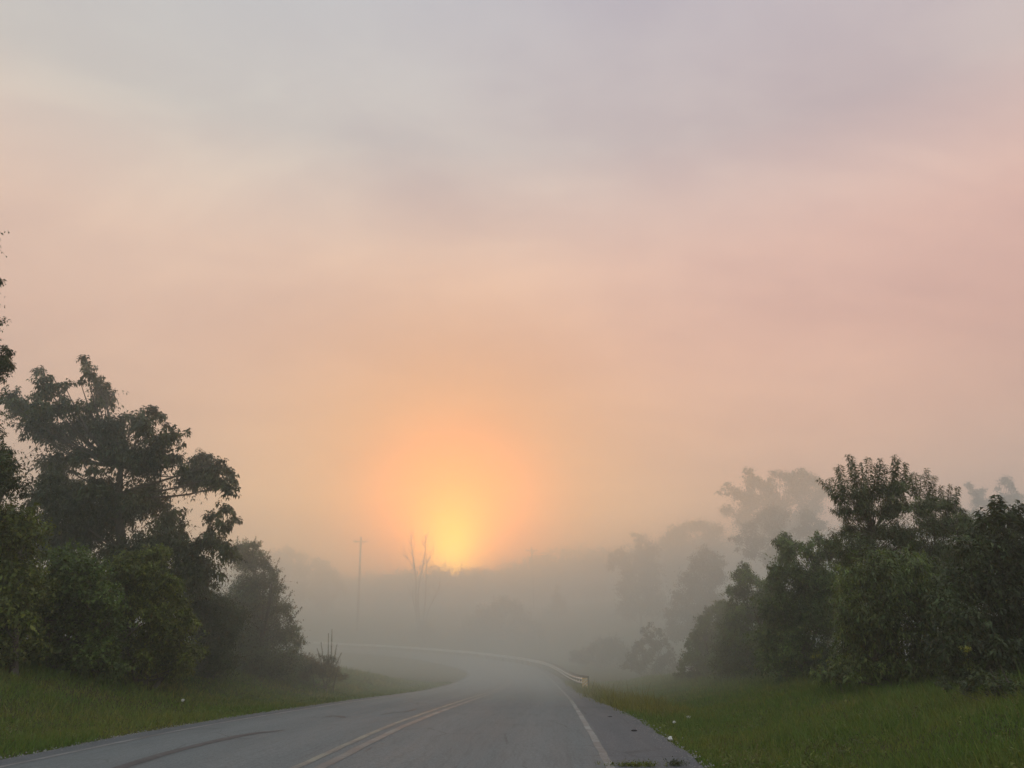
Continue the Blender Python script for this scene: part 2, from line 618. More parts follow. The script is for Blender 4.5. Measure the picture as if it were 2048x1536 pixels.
def build_road():
    rng = np.random.default_rng(4)
    us = np.array([UL, UL + .03, -3.65, -2.4, -1.2, 0, 1.2, 2.4, 3.65, UR - .03, UR])
    n = len(CL)
    wl = np.interp(np.arange(n), np.arange(0, n, 1), rng.normal(0, .06, n))
    wr = rng.normal(0, .06, n)
    for _ in range(1):
        wl[1:-1] = (wl[:-2] + wl[2:] + 2 * wl[1:-1]) / 4
        wr[1:-1] = (wr[:-2] + wr[2:] + 2 * wr[1:-1]) / 4
    V, UV = [], []
    for i in range(n):
        for j, u in enumerate(us):
            uu = u + (wl[i] if j < 2 else wr[i] + ur(CL[i, 1]) - UR if j > len(us) - 3 else 0)
            dz = -.09 if j in (0, len(us) - 1) else 0.0
            V.append(road_pt(i, uu, dz))
            UV.append((u, CS[i]))
    k = len(us)
    a = (np.arange(n - 1)[:, None] * k + np.arange(k - 1)[None]).ravel()
    Fc = np.stack([a, a + 1, a + 1 + k, a + k], 1)
    road = mesh_np('road', np.array(V), Fc, asphalt_material(), smooth=True, uv=np.array(UV))
    tag(road, kind='structure')

    def paint(name, col, wear):
        m, b, out = new_mat(name)
        tc = b.node('ShaderNodeTexCoord')
        g = tc.outputs['Object']
        n1 = b.noise(g, 1.3, 5, .65)
        n2 = b.noise(g, 26, 5, .7)
        n3 = b.noise(g, 90, 3, .7)
        f = b.math('ADD', b.math('MULTIPLY', n1, .45), b.math('ADD', b.math('MULTIPLY', n2, .35), b.math('MULTIPLY', n3, .2)))
        c = b.mix(b.rng(f, wear - .07, wear + .07, 0, .92), (.105, .11, .105), col)
        p = b.node('ShaderNodeBsdfPrincipled')
        b.put(p.inputs['Base Color'], c)
        p.inputs['Roughness'].default_value = .6
        b.put(out.inputs[0], p.outputs[0])
        return m

    def ribbon(name, u0, w, mat, i0=0, i1=None, dz=.004, jit=.006):
        i1 = i1 or n
        V = []
        for i in range(i0, i1):
            j = rng.normal(0, jit)
            V.append(road_pt(i, u0 - w / 2 + j, dz))
            V.append(road_pt(i, u0 + w / 2 + j, dz))
        a = np.arange(i1 - i0 - 1) * 2
        Fc = np.stack([a, a + 1, a + 3, a + 2], 1)
        o = mesh_np(name, np.array(V), Fc, mat, parent=road)
        return o
    yel = paint('worn_yellow_paint', (.225, .255, .195), .52)
    yel2 = paint('faded_yellow_paint', (.185, .225, .21), .53)
    wht = paint('worn_white_paint', (.24, .285, .275), .51)
    wht2 = paint('faded_white_paint', (.24, .25, .24), .51)
    ribbon('centre_line', 0.0, .11, yel)
    ribbon('centre_line', .27, .13, yel2)
    ribbon('edge_line', 3.58, .105, wht)
    ribbon('edge_line', -3.58, .10, wht2)
    # tar sealed seam and tyre marks in the far lane
    tar, b, out = new_mat('tar_seal')
    tc = b.node('ShaderNodeTexCoord')
    nn = b.noise(tc.outputs['Object'], 9, 5, .7)
    p = b.node('ShaderNodeBsdfPrincipled')
    b.put(p.inputs['Base Color'], b.mix(b.rng(nn, .3, .65), (.085, .088, .088), (.035, .037, .038)))
    p.inputs['Roughness'].default_value = .7
    b.put(out.inputs[0], p.outputs[0])

    def ground_ribbon(name, pix, w, dz=.004):
        P = catmull(np.array([gnd(a_, b_, 0) for a_, b_ in pix]), 14)
        T = np.gradient(P, axis=0)
        N = np.stack([T[:, 1], -T[:, 0]], 1)
        N /= np.linalg.norm(N, axis=1)[:, None]
        ww = w * np.minimum(1, np.minimum(np.arange(len(P)), np.arange(len(P))[::-1]) / 8 + .15) * (1 + .25 * wav(P[:, 0] * 3, P[:, 1] * 3, 2, 5))
        V = []
        for q in range(len(P)):
            for sgn in (-1, 1):
                xy = P[q, :2] + N[q] * sgn * ww[q] / 2
                i, u = su(xy[0], xy[1])
                i0_ = int(i[0])
                # exact height on the road surface between two stations
                V.append((xy[0], xy[1], road_pt(i0_, float(u[0]))[2] + (CL[min(i0_ + 1, n - 1), 2] - CL[i0_, 2]) / .5 * ((xy - CL[i0_, :2]) @ CT[i0_]) + dz))
        a = np.arange(len(P) - 1) * 2
        Fc = np.stack([a, a + 1, a + 3, a + 2], 1)
        mesh_np(name, np.array(V), Fc, tar, parent=road)
    ground_ribbon('tar_seam', [(190, 1548), (262, 1524), (340, 1500), (420, 1480), (500, 1463), (570, 1455)], .20)
    ground_ribbon('tyre_mark', [(650, 1424), (672, 1421), (692, 1427)], .16)
    ground_ribbon('tyre_mark', [(760, 1420), (785, 1415), (812, 1412), (836, 1404)], .10)
    return road


build_ground()
ROAD = build_road()

# ------------------------------------------------------------------ vegetation
BARK = simple_mat('grey_brown_bark', (.05, .04, .03), (.12, .10, .08), 8, .9, bump=.8, stretch=(3, 3, .6))
DEADWOOD = simple_mat('weathered_dead_wood', (.09, .075, .06), (.16, .14, .12), 5, .9, bump=.5, stretch=(3, 3, .5))
LEAF_DARK = leaf_mat('dark_broad_leaves', (.044, .060, .020), .22)
LEAF_MID = leaf_mat('mid_green_leaves', (.075, .108, .022), .25)
LEAF_OLIVE = leaf_mat('olive_green_leaves', (.110, .132, .022), .25)
LEAF_GREY = leaf_mat('grey_green_leaves', (.085, .104, .046), .22)
LEAF_FAR = leaf_mat('far_foliage', (.048, .056, .028), .15)
LEAF_RUST = leaf_mat('rusty_weed_leaves', (.15, .12, .045), .2)
FLOWER = leaf_mat('goldenrod_blossom', (.30, .29, .03), .2)
GRASSM = leaf_mat('grass_blades', (.135, .165, .020), .25, .6)


def unit(a):
    return a / (np.linalg.norm(a, axis=-1, keepdims=True) + 1e-9)


def leaves_from_shoots(rng, P0, D, L, k, ll, lw, droop, spread=1.0, sag=.25, tone=(1, 1, 1), tvar=.35, per=None):
    """every shoot carries k pairs of bent leaves; returns V, F(tri), tint"""
    n = len(P0)
    t = np.linspace(.12, 1.0, k)[None, :, None]
    Lb = L[:, None, None]
    pos = P0[:, None] + D[:, None] * Lb * t + np.array((0, 0, -1.0)) * sag * Lb * t ** 2
    Dd = unit(D[:, None] + np.array((0, 0, -1.0)) * sag * 2 * t * .7)
    rnd = rng.normal(size=(n, 1, 3)) + rng.normal(size=(n, k, 3)) * .5
    U = unit(np.cross(np.broadcast_to(Dd, (n, k, 3)), rnd))
    out = []
    tints = []
    st = rng.uniform(1 - tvar, 1 + tvar, (n, 1, 1))
    if per is not None:
        st = st * per[:, None, None]
    for sgn in (-1, 1):
        lt = ll * rng.uniform(.65, 1.2, (n, k, 1)) * (1.1 - .45 * t)
        a = unit(U * sgn * spread + Dd * .55 + rng.normal(size=(n, k, 3)) * .22 + np.array((0, 0, -1.0)) * droop * .35)
        b_ = unit(a + np.array((0, 0, -1.0)) * droop + rng.normal(size=(n, k, 3)) * .15)
        side = unit(np.cross(a, np.array((0, 0, 1.0)) + rng.normal(size=(n, k, 3)) * .45))
        mid = pos + a * lt * .45
        tip = mid + b_ * lt * .55
        w = lw / ll * lt * .5
        quad = np.stack([pos, mid + side * w, tip, mid - side * w], axis=2)
        out.append(quad.reshape(-1, 4, 3))
        tn = st * rng.uniform(.8, 1.2, (n, k, 1)) * np.asarray(tone)[None, None]
        tn = tn * (1 + rng.normal(size=(n, k, 1)) * .06 * np.array((1.5, .3, -1)))
        tints.append(np.repeat(tn.reshape(-1, 1, 3), 4, axis=1))
    Q = np.concatenate(out)
    T = np.concatenate(tints)
    V = Q.reshape(-1, 3)
    m = len(Q)
    b0 = np.arange(m)[:, None] * 4
    # fold across the middle: (0,1,3) and (1,2,3)
    Fc = np.concatenate([b0 + np.array([[0, 1, 3]]), b0 + np.array([[1, 2, 3]])])
    tint = np.concatenate([np.clip(T.reshape(-1, 3), 0, 3), np.ones((m * 4, 1))], 1)
    return V, Fc, tint


def twig_mesh(P0, D, L, sag, r):
    """thin three-sided twigs along the shoots"""
    n = len(P0)
    ts = np.array((0, .35, .7, 1.0))[None, :, None]
    P = P0[:, None] + D[:, None] * L[:, None, None] * ts + np.array((0, 0, -1.0)) * sag * L[:, None, None] * ts ** 2
    A = unit(np.cross(D, np.array((.3, .5, .81))))
    B = unit(np.cross(D, A))
    rr = r * np.array((1, .7, .45, .2))[None, :, None]
    V = np.stack([P + A[:, None] * rr, P - A[:, None] * rr * .5 + B[:, None] * rr * .87, P - A[:, None] * rr * .5 - B[:, None] * rr * .87], axis=2)
    V = V.reshape(-1, 3)
    Q = []
    base = np.arange(n)[:, None] * 12
    for i in range(3):
        for j in range(3):
            Q.append(base + np.array([[i * 3 + j, i * 3 + (j + 1) % 3, i * 3 + 3 + (j + 1) % 3, i * 3 + 3 + j]]))
    return V, np.concatenate(Q)


SEED = [100]
TOTAL = [0]


def plant(name, label, cat, Y, clumps, mat, leaf=(.12, .05), group=None, cover=2.6, droop=.6, k=5, shoot=.5, up=.35,
          base=None, trunk_r=.12, stems=1, shoots=(), depth=1.0, sag=.25, tone=(1, 1, 1), tvar=.5, spread=1.0, fill=True,
          flat=.85, minz=True, twig=.006, surf=.45, bridge=True, plume=(4, 1.6, 1.35)):
    """clumps: (px, py, radius px) of the lobes of the crown seen at distance Y; depth spreads them in y"""
    SEED[0] += 1
    rng = np.random.default_rng(SEED[0])
    C = []
    if bridge:
        A = np.array([q[:3] for q in clumps], float)
        extra = []
        for i in range(len(A)):
            dd = np.hypot(A[:, 0] - A[i, 0], A[:, 1] - A[i, 1])
            for j in np.argsort(dd)[1:4]:
                if j > i and dd[j] < 1.5 * (A[i, 2] + A[j, 2]):
                    extra.append(((A[i, 0] + A[j, 0]) / 2, (A[i, 1] + A[j, 1]) / 2, .72 * min(A[i, 2], A[j, 2])))
        clumps = list(clumps) + extra
    for c in clumps:
        px, py, rp = c[:3]
        r0 = rp * Y / 1600
        dy = rng.uniform(-1, 1) * depth if len(c) < 4 else c[3]
        y1 = Y + dy
        p = at(px, py, y1)
        C.append((p[0], p[1], p[2], rp * y1 / 1600))
        if fill and r0 > .45 * max(q[2] for q in clumps) * Y / 1600:
            y2 = Y + dy + rng.uniform(.7, 1.3) * depth + r0 * .4
            p = at(px + rng.uniform(-.3, .3) * rp, py + rp * .15, y2)
            C.append((p[0], p[1], p[2], .9 * rp * y2 / 1600))
    C = np.array(C)
    if base is None:
        bx, by = float(np.average(C[:, 0], weights=C[:, 3])), float(Y + depth * .4)
    else:
        q = at(base, 1300, Y + depth * .3)
        bx, by = q[0], q[1]
    bz = hz(bx, by)
    O = np.array((bx, by, bz - .03))
    root = empty(name, O, label, cat, group)
    # shoots on and inside the lobes
    area = .5 * leaf[0] * leaf[1] / 2.0
    P0s, Ds, Ls, tones = [], [], [], []
    for cx, cy, cz, r in C:
        nl = cover * math.pi * r * r / area
        ns = max(3, int(nl / (2 * k)))
        d = unit(rng.normal(size=(ns, 3)))
        rad = r * rng.uniform(0, 1, (ns, 1)) ** surf
        lump = 1 + .22 * np.sin(d @ rng.normal(size=3) * 4 + rng.uniform(0, 6)) [:, None]
        q = np.array((cx, cy, cz)) + d * rad * lump * np.array((1, 1, flat))
        dd = unit(d * .9 + rng.normal(size=(ns, 3)) * .45 + np.array((0, 0, up)))
        L = np.minimum(shoot, r * .9) * rng.uniform(.5, 1.2, ns) * np.where(rng.uniform(0, 1, ns) < .14, 1.9, 1.0)
        q = q - dd * np.minimum(L, shoot)[:, None] * .7
        tc_ = rng.uniform(.68, 1.42)
        tones.append(np.full(ns, tc_))
        P0s.append(q)
        Ds.append(dd)
        Ls.append(L)
    P0 = np.concatenate(P0s)
    D = np.concatenate(Ds)
    L = np.concatenate(Ls)
    tn_ = np.concatenate(tones)
    if minz:
        zz = height(P0[:, 0], P0[:, 1])
        ok = P0[:, 2] > zz - .1
        P0, D, L, tn_ = P0[ok], D[ok], L[ok], tn_[ok]
    V, Fc, T = leaves_from_shoots(rng, P0, D, L, k, leaf[0], leaf[1], droop, spread, sag, tone, tvar, tn_)
    # long leader shoots named one by one: (tip px, tip py, foot px, foot py)
    tw = [twig_mesh(P0[::3], D[::3], L[::3], sag, twig)]
    for sh in shoots:
        y1 = Y + rng.uniform(-.5, .5) * depth
        a = at(sh[2], sh[3], y1)
        b_ = at(sh[0], sh[1], y1 + rng.uniform(-.2, .2))
        LL = np.linalg.norm(b_ - a)
        kk = max(6, int(LL / (leaf[0] * .30)))
        for rep in range(plume[0]):
            v2, f2, t2 = leaves_from_shoots(rng, a[None], unit((b_ - a)[None]), np.array([LL]), kk, leaf[0] * plume[1], leaf[1] * plume[2], droop, spread, .02, tone, .1)
            Fc = np.concatenate([Fc, f2 + len(V)])
            V = np.concatenate([V, v2])
            T = np.concatenate([T, t2])
        tw.append(twig_mesh(a[None], unit((b_ - a)[None]), np.array([LL]), .02, twig * 1.8))
    TOTAL[0] += len(Fc)
    mesh_np('crown', V, Fc, mat, parent=root, origin=O, tint=T)
    nV = 0
    tv, tf = [], []
    for v2, f2 in tw:
        tv.append(v2)
        tf.append(f2 + nV)
        nV += len(v2)
    mesh_np('twigs', np.concatenate(tv), np.concatenate(tf), BARK, parent=root, origin=O)['kind'] = 'stuff'
    # trunk and limbs
    mb = MB()
    order = np.argsort(C[:, 2])
    topz = np.percentile(C[:, 2], 60)
    cxm = np.average(C[:, 0], weights=C[:, 3])
    cym = np.average(C[:, 1], weights=C[:, 3])
    spines = []
    for s_ in range(stems):
        off = rng.normal(size=2) * .25 * (stems > 1)
        tgt = C[rng.integers(len(C))] if stems > 1 else (cxm, cym)
        h = max(.6, (tgt[2] if stems > 1 else topz) - bz)
        ts = np.linspace(0, 1, 9)
        sx = bx + off[0] + (tgt[0] - bx) * ts ** 1.3 + .04 * h * np.sin(ts * 5 + rng.uniform(0, 6)) * ts
        sy = by + off[1] + (tgt[1] - by) * ts ** 1.3 + .04 * h * np.sin(ts * 4 + rng.uniform(0, 6)) * ts
        sz = bz - .15 + (h + .15) * ts
        P = np.stack([sx, sy, sz], 1)
        R = trunk_r * (1.15 - .9 * ts)
        R[0] *= 1.35
        mb.tube(P, R, 9)
        spines.append((P, R))
    for (cx, cy, cz, r) in C[:60]:
        P, R = spines[rng.integers(len(spines))]
        zt = cz - .45 * math.hypot(cx - bx, cy - by) - .3 * r
        i = int(np.clip(np.searchsorted(P[:, 2], zt), 1, len(P) - 2))
        a = P[i]
        b_ = np.array((cx, cy, cz))
        ts = np.linspace(0, 1, 6)[:, None]
        mid = (a + b_) / 2 + np.array((0, 0, -.12 * np.linalg.norm(b_ - a))) + rng.normal(size=3) * .05 * np.linalg.norm(b_ - a)
        Q = (1 - ts) ** 2 * a + 2 * ts * (1 - ts) * mid + ts ** 2 * b_
        mb.tube(Q, np.minimum(R[i] * .5, .012 + .011 * np.linalg.norm(b_ - a)) * (1.05 - .8 * ts[:, 0]), 6)
    mb.build('trunk', BARK, root, origin=O, smooth=True)
    return root


GL = 'trees and shrubs along the left verge'
GR = 'bushes of the right hedgerow'
GF = 'trees standing in the fog'
# left side -------------------------------------------------------
plant('broadleaf_tree', 'tall dark tree with drooping leaf sprays, its crown spreading towards the road on the left', 'tree', 25,
      [(82, 742, 20), (98, 768, 26), (80, 790, 26), (128, 768, 16), (168, 712, 12), (180, 735, 20), (192, 762, 22), (160, 762, 12), (205, 790, 30), (212, 772, 14), (30, 790, 26), (14, 800, 18), (40, 812, 30), (80, 825, 32), (118, 812, 28),
       (150, 812, 22), (182, 815, 24), (122, 790, 14), (60, 850, 30), (110, 860, 44), (165, 850, 44), (220, 850, 46), (268, 835, 26), (300, 818, 20), (322, 830, 16), (290, 850, 28), (345, 868, 26), (372, 866, 12), (318, 880, 34), (240, 900, 48), (300, 920, 48), (170, 905, 28),
       (115, 920, 46), (95, 985, 50), (150, 985, 54), (205, 965, 44), (350, 915, 26), (400, 915, 28), (435, 925, 22), (458, 940, 17), (470, 962, 14), (376, 950, 38), (425, 958, 30), (455, 975, 22), (300, 985, 52), (245, 1010, 60),
       (175, 1050, 60), (340, 1030, 36), (320, 1080, 56), (425, 1030, 20), (452, 1015, 20), (472, 1035, 14), (455, 1055, 20), (420, 1075, 30), (380, 1095, 40), (452, 1095, 24), (470, 1108, 22), (400, 1140, 48), (250, 1110, 60), (340, 1160, 60), (110, 1080, 60)],
      LEAF_DARK, (.22, .08), GL, cover=2.3, droop=1.1, k=5, shoot=.7, up=.15, base=250, trunk_r=.24, depth=1.6, sag=.4, tone=(1.05, 1, .95), surf=.5)
plant('broadleaf_tree', 'tall tree cut off by the left edge of the photo, only its branch tips showing', 'tree', 17.5,
      [(16, 700, 14), (8, 722, 24), (22, 730, 12), (-14, 740, 24), (0, 752, 14), (-6, 565, 14), (2, 560, 7), (-22, 375, 20), (-40, 560, 30), (-60, 700, 70), (-60, 470, 50), (-30, 640, 40), (-90, 820, 90), (-50, 900, 66),
       (4, 900, 26), (22, 925, 26), (-10, 960, 60), (26, 965, 20), (-90, 1000, 90), (-80, 340, 50), (-120, 600, 90), (-120, 450, 80)],
      LEAF_DARK, (.13, .055), GL, cover=2.3, droop=.9, k=5, shoot=.3, base=-150, trunk_r=.22, depth=1.2, sag=.3)
plant('vine_covered_shrub', 'olive green vine-covered shrub at the left edge of the photo', 'shrub', 18.5,
      [(30, 1035, 50), (70, 1060, 36), (15, 1090, 50), (10, 1160, 60), (50, 1140, 46), (25, 1230, 60), (-30, 1120, 70), (-30, 1220, 80), (60, 1285, 44), (0, 1300, 50), (-60, 1290, 60), (35, 1190, 40), (80, 1180, 36)],
      LEAF_OLIVE, (.14, .08), GL, cover=2.6, droop=.7, k=5, shoot=.4, base=10, trunk_r=.07, stems=4, depth=1.0, flat=.8)
plant('leafy_shrub', 'rounded green shrub under the tall dark tree, second from the left edge', 'shrub', 20.5,
      [(140, 1115, 44), (175, 1140, 46), (110, 1150, 40), (140, 1195, 56), (90, 1230, 46), (180, 1240, 56), (120, 1280, 50), (200, 1295, 46), (70, 1300, 38), (160, 1320, 36), (100, 1325, 30), (230, 1325, 30), (80, 1195, 36), (212, 1190, 36), (222, 1245, 36)],
      LEAF_MID, (.13, .075), GL, cover=2.6, droop=.6, k=5, shoot=.4, base=140, trunk_r=.06, stems=4, depth=1.0, flat=.8, tone=(1, 1.05, 1))
plant('leafy_shrub', 'yellow-green shrub with layered sprays in front of the tall dark tree', 'shrub', 22,
      [(262, 1120, 40), (310, 1105, 30), (335, 1098, 16), (250, 1160, 42), (310, 1150, 40), (345, 1165, 26), (290, 1200, 46), (350, 1205, 32), (240, 1225, 36), (320, 1245, 44), (375, 1240, 28), (280, 1285, 46), (350, 1290, 42), (395, 1300, 22), (300, 1325, 34), (360, 1330, 30)],
      LEAF_OLIVE, (.15, .065), GL, cover=2.5, droop=.55, k=6, shoot=.6, up=.1, base=300, trunk_r=.06, stems=4, depth=1.0, flat=.6, tone=(1, 1, 1))
plant('dark_shrub', 'dark shadowed shrub between the yellow-green shrub and the misty bush on the left', 'shrub', 27,
      [(400, 1190, 40), (430, 1215, 44), (395, 1240, 44), (440, 1270, 46), (400, 1300, 40), (450, 1320, 32), (415, 1335, 26), (470, 1230, 36)],
      LEAF_DARK, (.10, .05), GL, cover=2.8, base=420, trunk_r=.06, stems=3, depth=1.4)
plant('leafy_bush', 'misty grey-green bush ending the left row, thin twigs sticking out to the right', 'shrub', 33,
      [(468, 1100, 20), (492, 1090, 16), (512, 1092, 15), (500, 1120, 30), (530, 1122, 18), (545, 1145, 18), (510, 1165, 44), (552, 1175, 22), (480, 1200, 46), (535, 1215, 44), (572, 1215, 20), (500, 1260, 50), (560, 1265, 38), (590, 1255, 13), (598, 1285, 18),
       (460, 1290, 40), (520, 1315, 44), (575, 1315, 34), (605, 1330, 22), (478, 1340, 24), (545, 1345, 26)],
      LEAF_GREY, (.095, .055), GL, cover=2.2, droop=.3, k=5, shoot=.6, up=.4, base=510, trunk_r=.07, stems=5, depth=1.6, twig=.005, plume=(1, 1.0, 1.1),
      shoots=[(512, 1072, 505, 1110), (492, 1074, 492, 1105), (560, 1115, 540, 1160), (570, 1150, 550, 1190), (585, 1180, 560, 1225), (604, 1214, 575, 1250), (596, 1240, 570, 1275), (540, 1100, 525, 1130), (475, 1072, 475, 1100)])
plant('rusty_weeds', 'clump of tan brown weeds at the right end of the left row', 'weeds', 35,
      [(612, 1320, 16), (625, 1325, 18), (655, 1326, 12), (672, 1338, 11), (690, 1352, 8), (645, 1338, 17), (662, 1345, 13), (610, 1345, 18), (680, 1355, 8)],
      LEAF_RUST, (.09, .03), None, cover=2.0, droop=.2, k=5, shoot=.5, up=1.0, base=640, trunk_r=.02, stems=5, depth=.7, twig=.004)
plant('tall_weed', 'tall thin weed with a brown seed spike standing above the tan weeds on the left', 'weed', 34,
      [(655, 1315, 9), (640, 1312, 7), (668, 1318, 8)],
      LEAF_GREY, (.05, .014), None, cover=1.2, plume=(2, 1.1, 1.2), droop=.1, k=5, shoot=.3, up=1.2, base=655, trunk_r=.012, stems=3, depth=.15, twig=.005, fill=False,
      shoots=[(664, 1258, 662, 1330), (657, 1266, 656, 1330), (642, 1284, 648, 1330), (674, 1288, 666, 1330), (683, 1305, 670, 1335), (634, 1296, 645, 1335)])
# right side ------------------------------------------------------
plant('leafy_bush', 'dark bush filling the right edge of the photo, nearest of the right hedgerow', 'bush', 16.5,
      [(1965, 1052, 28), (2005, 1040, 28), (2045, 1045, 40), (2090, 1060, 60), (1940, 1090, 40), (1990, 1095, 54), (2050, 1120, 66), (1930, 1150, 50), (1985, 1170, 60), (2050, 1200, 66), (1900, 1210, 50), (1960, 1245, 60), (2030, 1275, 66),
       (1900, 1285, 50), (1970, 1320, 50), (2060, 1340, 56), (1920, 1335, 34), (2110, 1180, 90), (2130, 1290, 90), (2010, 1360, 36), (1900, 1350, 26), (1950, 1362, 26), (2050, 1378, 30)],
      LEAF_DARK, (.17, .055), GR, cover=2.7, droop=.8, k=5, shoot=.45, base=2000, trunk_r=.07, stems=5, depth=1.0, flat=.85, tone=(1.05, 1.1, 1), tvar=.5,
      shoots=[(1992, 992, 1996, 1045), (2002, 1000, 1998, 1050), (1985, 1002, 1992, 1045), (2040, 1006, 2030, 1050), (2020, 1012, 2020, 1050), (1960, 1020, 1970, 1050)])
plant('sumac_tree', 'small tree with upright shoots of long narrow leaves, highest of the right hedgerow', 'tree', 22,
      [(1712, 985, 22), (1745, 985, 24), (1780, 975, 22), (1800, 975, 18), (1690, 1015, 22), (1730, 1020, 30), (1775, 1015, 32), (1810, 1010, 20), (1700, 1055, 24), (1745, 1060, 30), (1790, 1060, 34), (1670, 1080, 22), (1720, 1095, 32), (1770, 1105, 40), (1820, 1080, 34), (1690, 1120, 34)],
      LEAF_GREY, (.15, .032), GR, cover=2.0, droop=.9, k=7, shoot=.6, up=.8, base=1760, trunk_r=.09, depth=1.0, tone=(.95, 1, .85), sag=.1,
      shoots=[(1695, 908, 1712, 985), (1704, 912, 1718, 980), (1722, 925, 1730, 990), (1736, 914, 1738, 985), (1760, 916, 1755, 990), (1752, 928, 1748, 990), (1788, 911, 1782, 985), (1796, 918, 1786, 980), (1811, 926, 1800, 985), (1680, 930, 1696, 1000), (1672, 935, 1690, 1000),
              (1638, 958, 1690, 1015), (1650, 962, 1690, 1010), (1661, 957, 1695, 1010), (1770, 930, 1765, 990), (1820, 945, 1805, 990)])
plant('willow_shrub', 'sparse willowy shrub with thin curved leaves just right of the highest hedgerow tree', 'shrub', 21,
      [(1835, 1010, 24), (1865, 1005, 24), (1895, 1010, 22), (1918, 1020, 16), (1850, 1045, 36), (1895, 1050, 34), (1925, 1060, 24), (1860, 1095, 44), (1910, 1100, 36), (1930, 1035, 20), (1945, 1058, 28), (1900, 1140, 40), (1940, 1120, 36)],
      LEAF_GREY, (.13, .024), GR, cover=1.5, droop=.9, k=7, shoot=.6, up=.8, base=1880, trunk_r=.05, stems=3, depth=.8, tone=(1.05, 1.1, 1), sag=.1,
      shoots=[(1853, 938, 1855, 1010), (1868, 952, 1862, 1010), (1830, 946, 1835, 1000), (1842, 950, 1840, 1000), (1900, 970, 1893, 1020), (1915, 974, 1905, 1020), (1822, 955, 1828, 1000), (1882, 972, 1880, 1015)])
plant('leafy_bush', 'broad olive bush below the highest tree of the right hedgerow', 'bush', 19,
      [(1750, 1130, 44), (1810, 1125, 44), (1860, 1140, 44), (1700, 1160, 40), (1770, 1185, 54), (1835, 1195, 54), (1880, 1190, 34), (1700, 1225, 44), (1765, 1245, 54), (1840, 1265, 54), (1710, 1290, 44), (1775, 1310, 44), (1850, 1325, 40), (1740, 1335, 30), (1810, 1345, 28), (1690, 1330, 28), (1672, 1345, 20), (1640, 1348, 18), (1700, 1352, 18), (1760, 1356, 20), (1825, 1360, 20), (1870, 1358, 22)],
      LEAF_OLIVE, (.18, .05), GR, cover=2.6, droop=.9, k=5, shoot=.5, up=.1, base=1780, trunk_r=.07, stems=5, depth=1.1, tone=(.88, .98, 1.5), tvar=.55, flat=.95)
plant('leafy_bush', 'upright bush with a bare stick poking out of its top, middle of the right hedgerow', 'bush', 26,
      [(1572, 1078, 20), (1558, 1085, 14), (1588, 1090, 16), (1572, 1110, 26), (1560, 1140, 28), (1595, 1140, 28), (1630, 1120, 22), (1655, 1105, 22), (1610, 1170, 40), (1655, 1160, 40), (1565, 1190, 38), (1620, 1220, 50), (1570, 1245, 44), (1665, 1240, 44), (1600, 1290, 46), (1655, 1305, 44), (1560, 1310, 34), (1625, 1335, 28), (1590, 1340, 22), (1560, 1352, 16), (1610, 1355, 18), (1655, 1350, 20), (1650, 1200, 44), (1540, 1215, 26), (1610, 1098, 20), (1635, 1075, 18), (1545, 1165, 26), (1535, 1270, 36), (1540, 1320, 30), (1680, 1180, 36), (1640, 1150, 34), (1665, 1100, 22), (1530, 1200, 24), (1548, 1140, 16)],
      LEAF_MID, (.14, .055), GR, cover=2.5, droop=.6, k=5, shoot=.5, base=1600, trunk_r=.07, stems=4, depth=1.3, tone=(1.1, 1.15, 1.5))
plant('leafy_bush', 'misty bush with a narrow rounded top, fourth lobe of the right hedgerow from the fog', 'bush', 32,
      [(1488, 1132, 14), (1480, 1150, 20), (1500, 1155, 18), (1522, 1165, 14), (1485, 1180, 26), (1525, 1190, 22), (1500, 1220, 36), (1540, 1230, 26), (1465, 1215, 20), (1480, 1260, 40), (1530, 1275, 36), (1500, 1310, 40), (1545, 1325, 30), (1470, 1325, 28), (1480, 1352, 16), (1520, 1354, 18), (1545, 1190, 22), (1548, 1300, 30), (1460, 1180, 14), (1462, 1250, 30), (1455, 1290, 34), (1445, 1330, 28)],
      LEAF_MID, (.11, .055), GR, cover=2.4, droop=.4, k=5, shoot=.5, base=1500, trunk_r=.07, stems=4, depth=1.5, tone=(1.1, 1.15, 1.5))
plant('leafy_bush', 'low fog-greyed bush ending the right hedgerow towards the guardrail', 'bush', 41,
      [(1440, 1210, 18), (1420, 1222, 14), (1445, 1240, 24), (1412, 1245, 16), (1430, 1270, 28), (1395, 1265, 14), (1400, 1290, 24), (1440, 1305, 30), (1375, 1290, 10), (1380, 1312, 20), (1365, 1325, 12), (1410, 1325, 24), (1450, 1335, 22), (1365, 1345, 12), (1390, 1350, 16), (1430, 1354, 18), (1460, 1250, 22), (1462, 1295, 26), (1352, 1350, 8), (1455, 1215, 20), (1470, 1270, 26), (1400, 1240, 13), (1385, 1272, 11)],
      LEAF_MID, (.12, .06), GR, cover=2.3, droop=.3, k=5, shoot=.6, base=1420, trunk_r=.07, stems=5, depth=2.0)


plant('low_shrub', 'low dark undergrowth in the grass at the foot of the nearest right-hand bush', 'undergrowth', 13.6,
      [(2040, 1385, 24), (1990, 1378, 20), (2020, 1362, 22), (1940, 1370, 18), (1885, 1366, 14), (2075, 1395, 30), (1962, 1352, 20)],
      LEAF_DARK, (.10, .04), GR, cover=2.2, base=2010, trunk_r=.02, stems=4, depth=.5, tone=(1.1, 1.15, 1))

# far trees in the fog ---------------------------------------------
def fog_tree(label, Y, clumps, kind='tree', name='fog_tree', **kw):
    l = max(.16, Y * .0032)
    kw.setdefault('depth', max(1.5, Y * .02))
    kw.setdefault('trunk_r', .22)
    return plant(name, label, kind, Y, clumps, LEAF_FAR, (l, l * .6), GF, cover=kw.pop('cover', 1.9), droop=.3, k=3, shoot=l * 3, twig=.012, **kw)


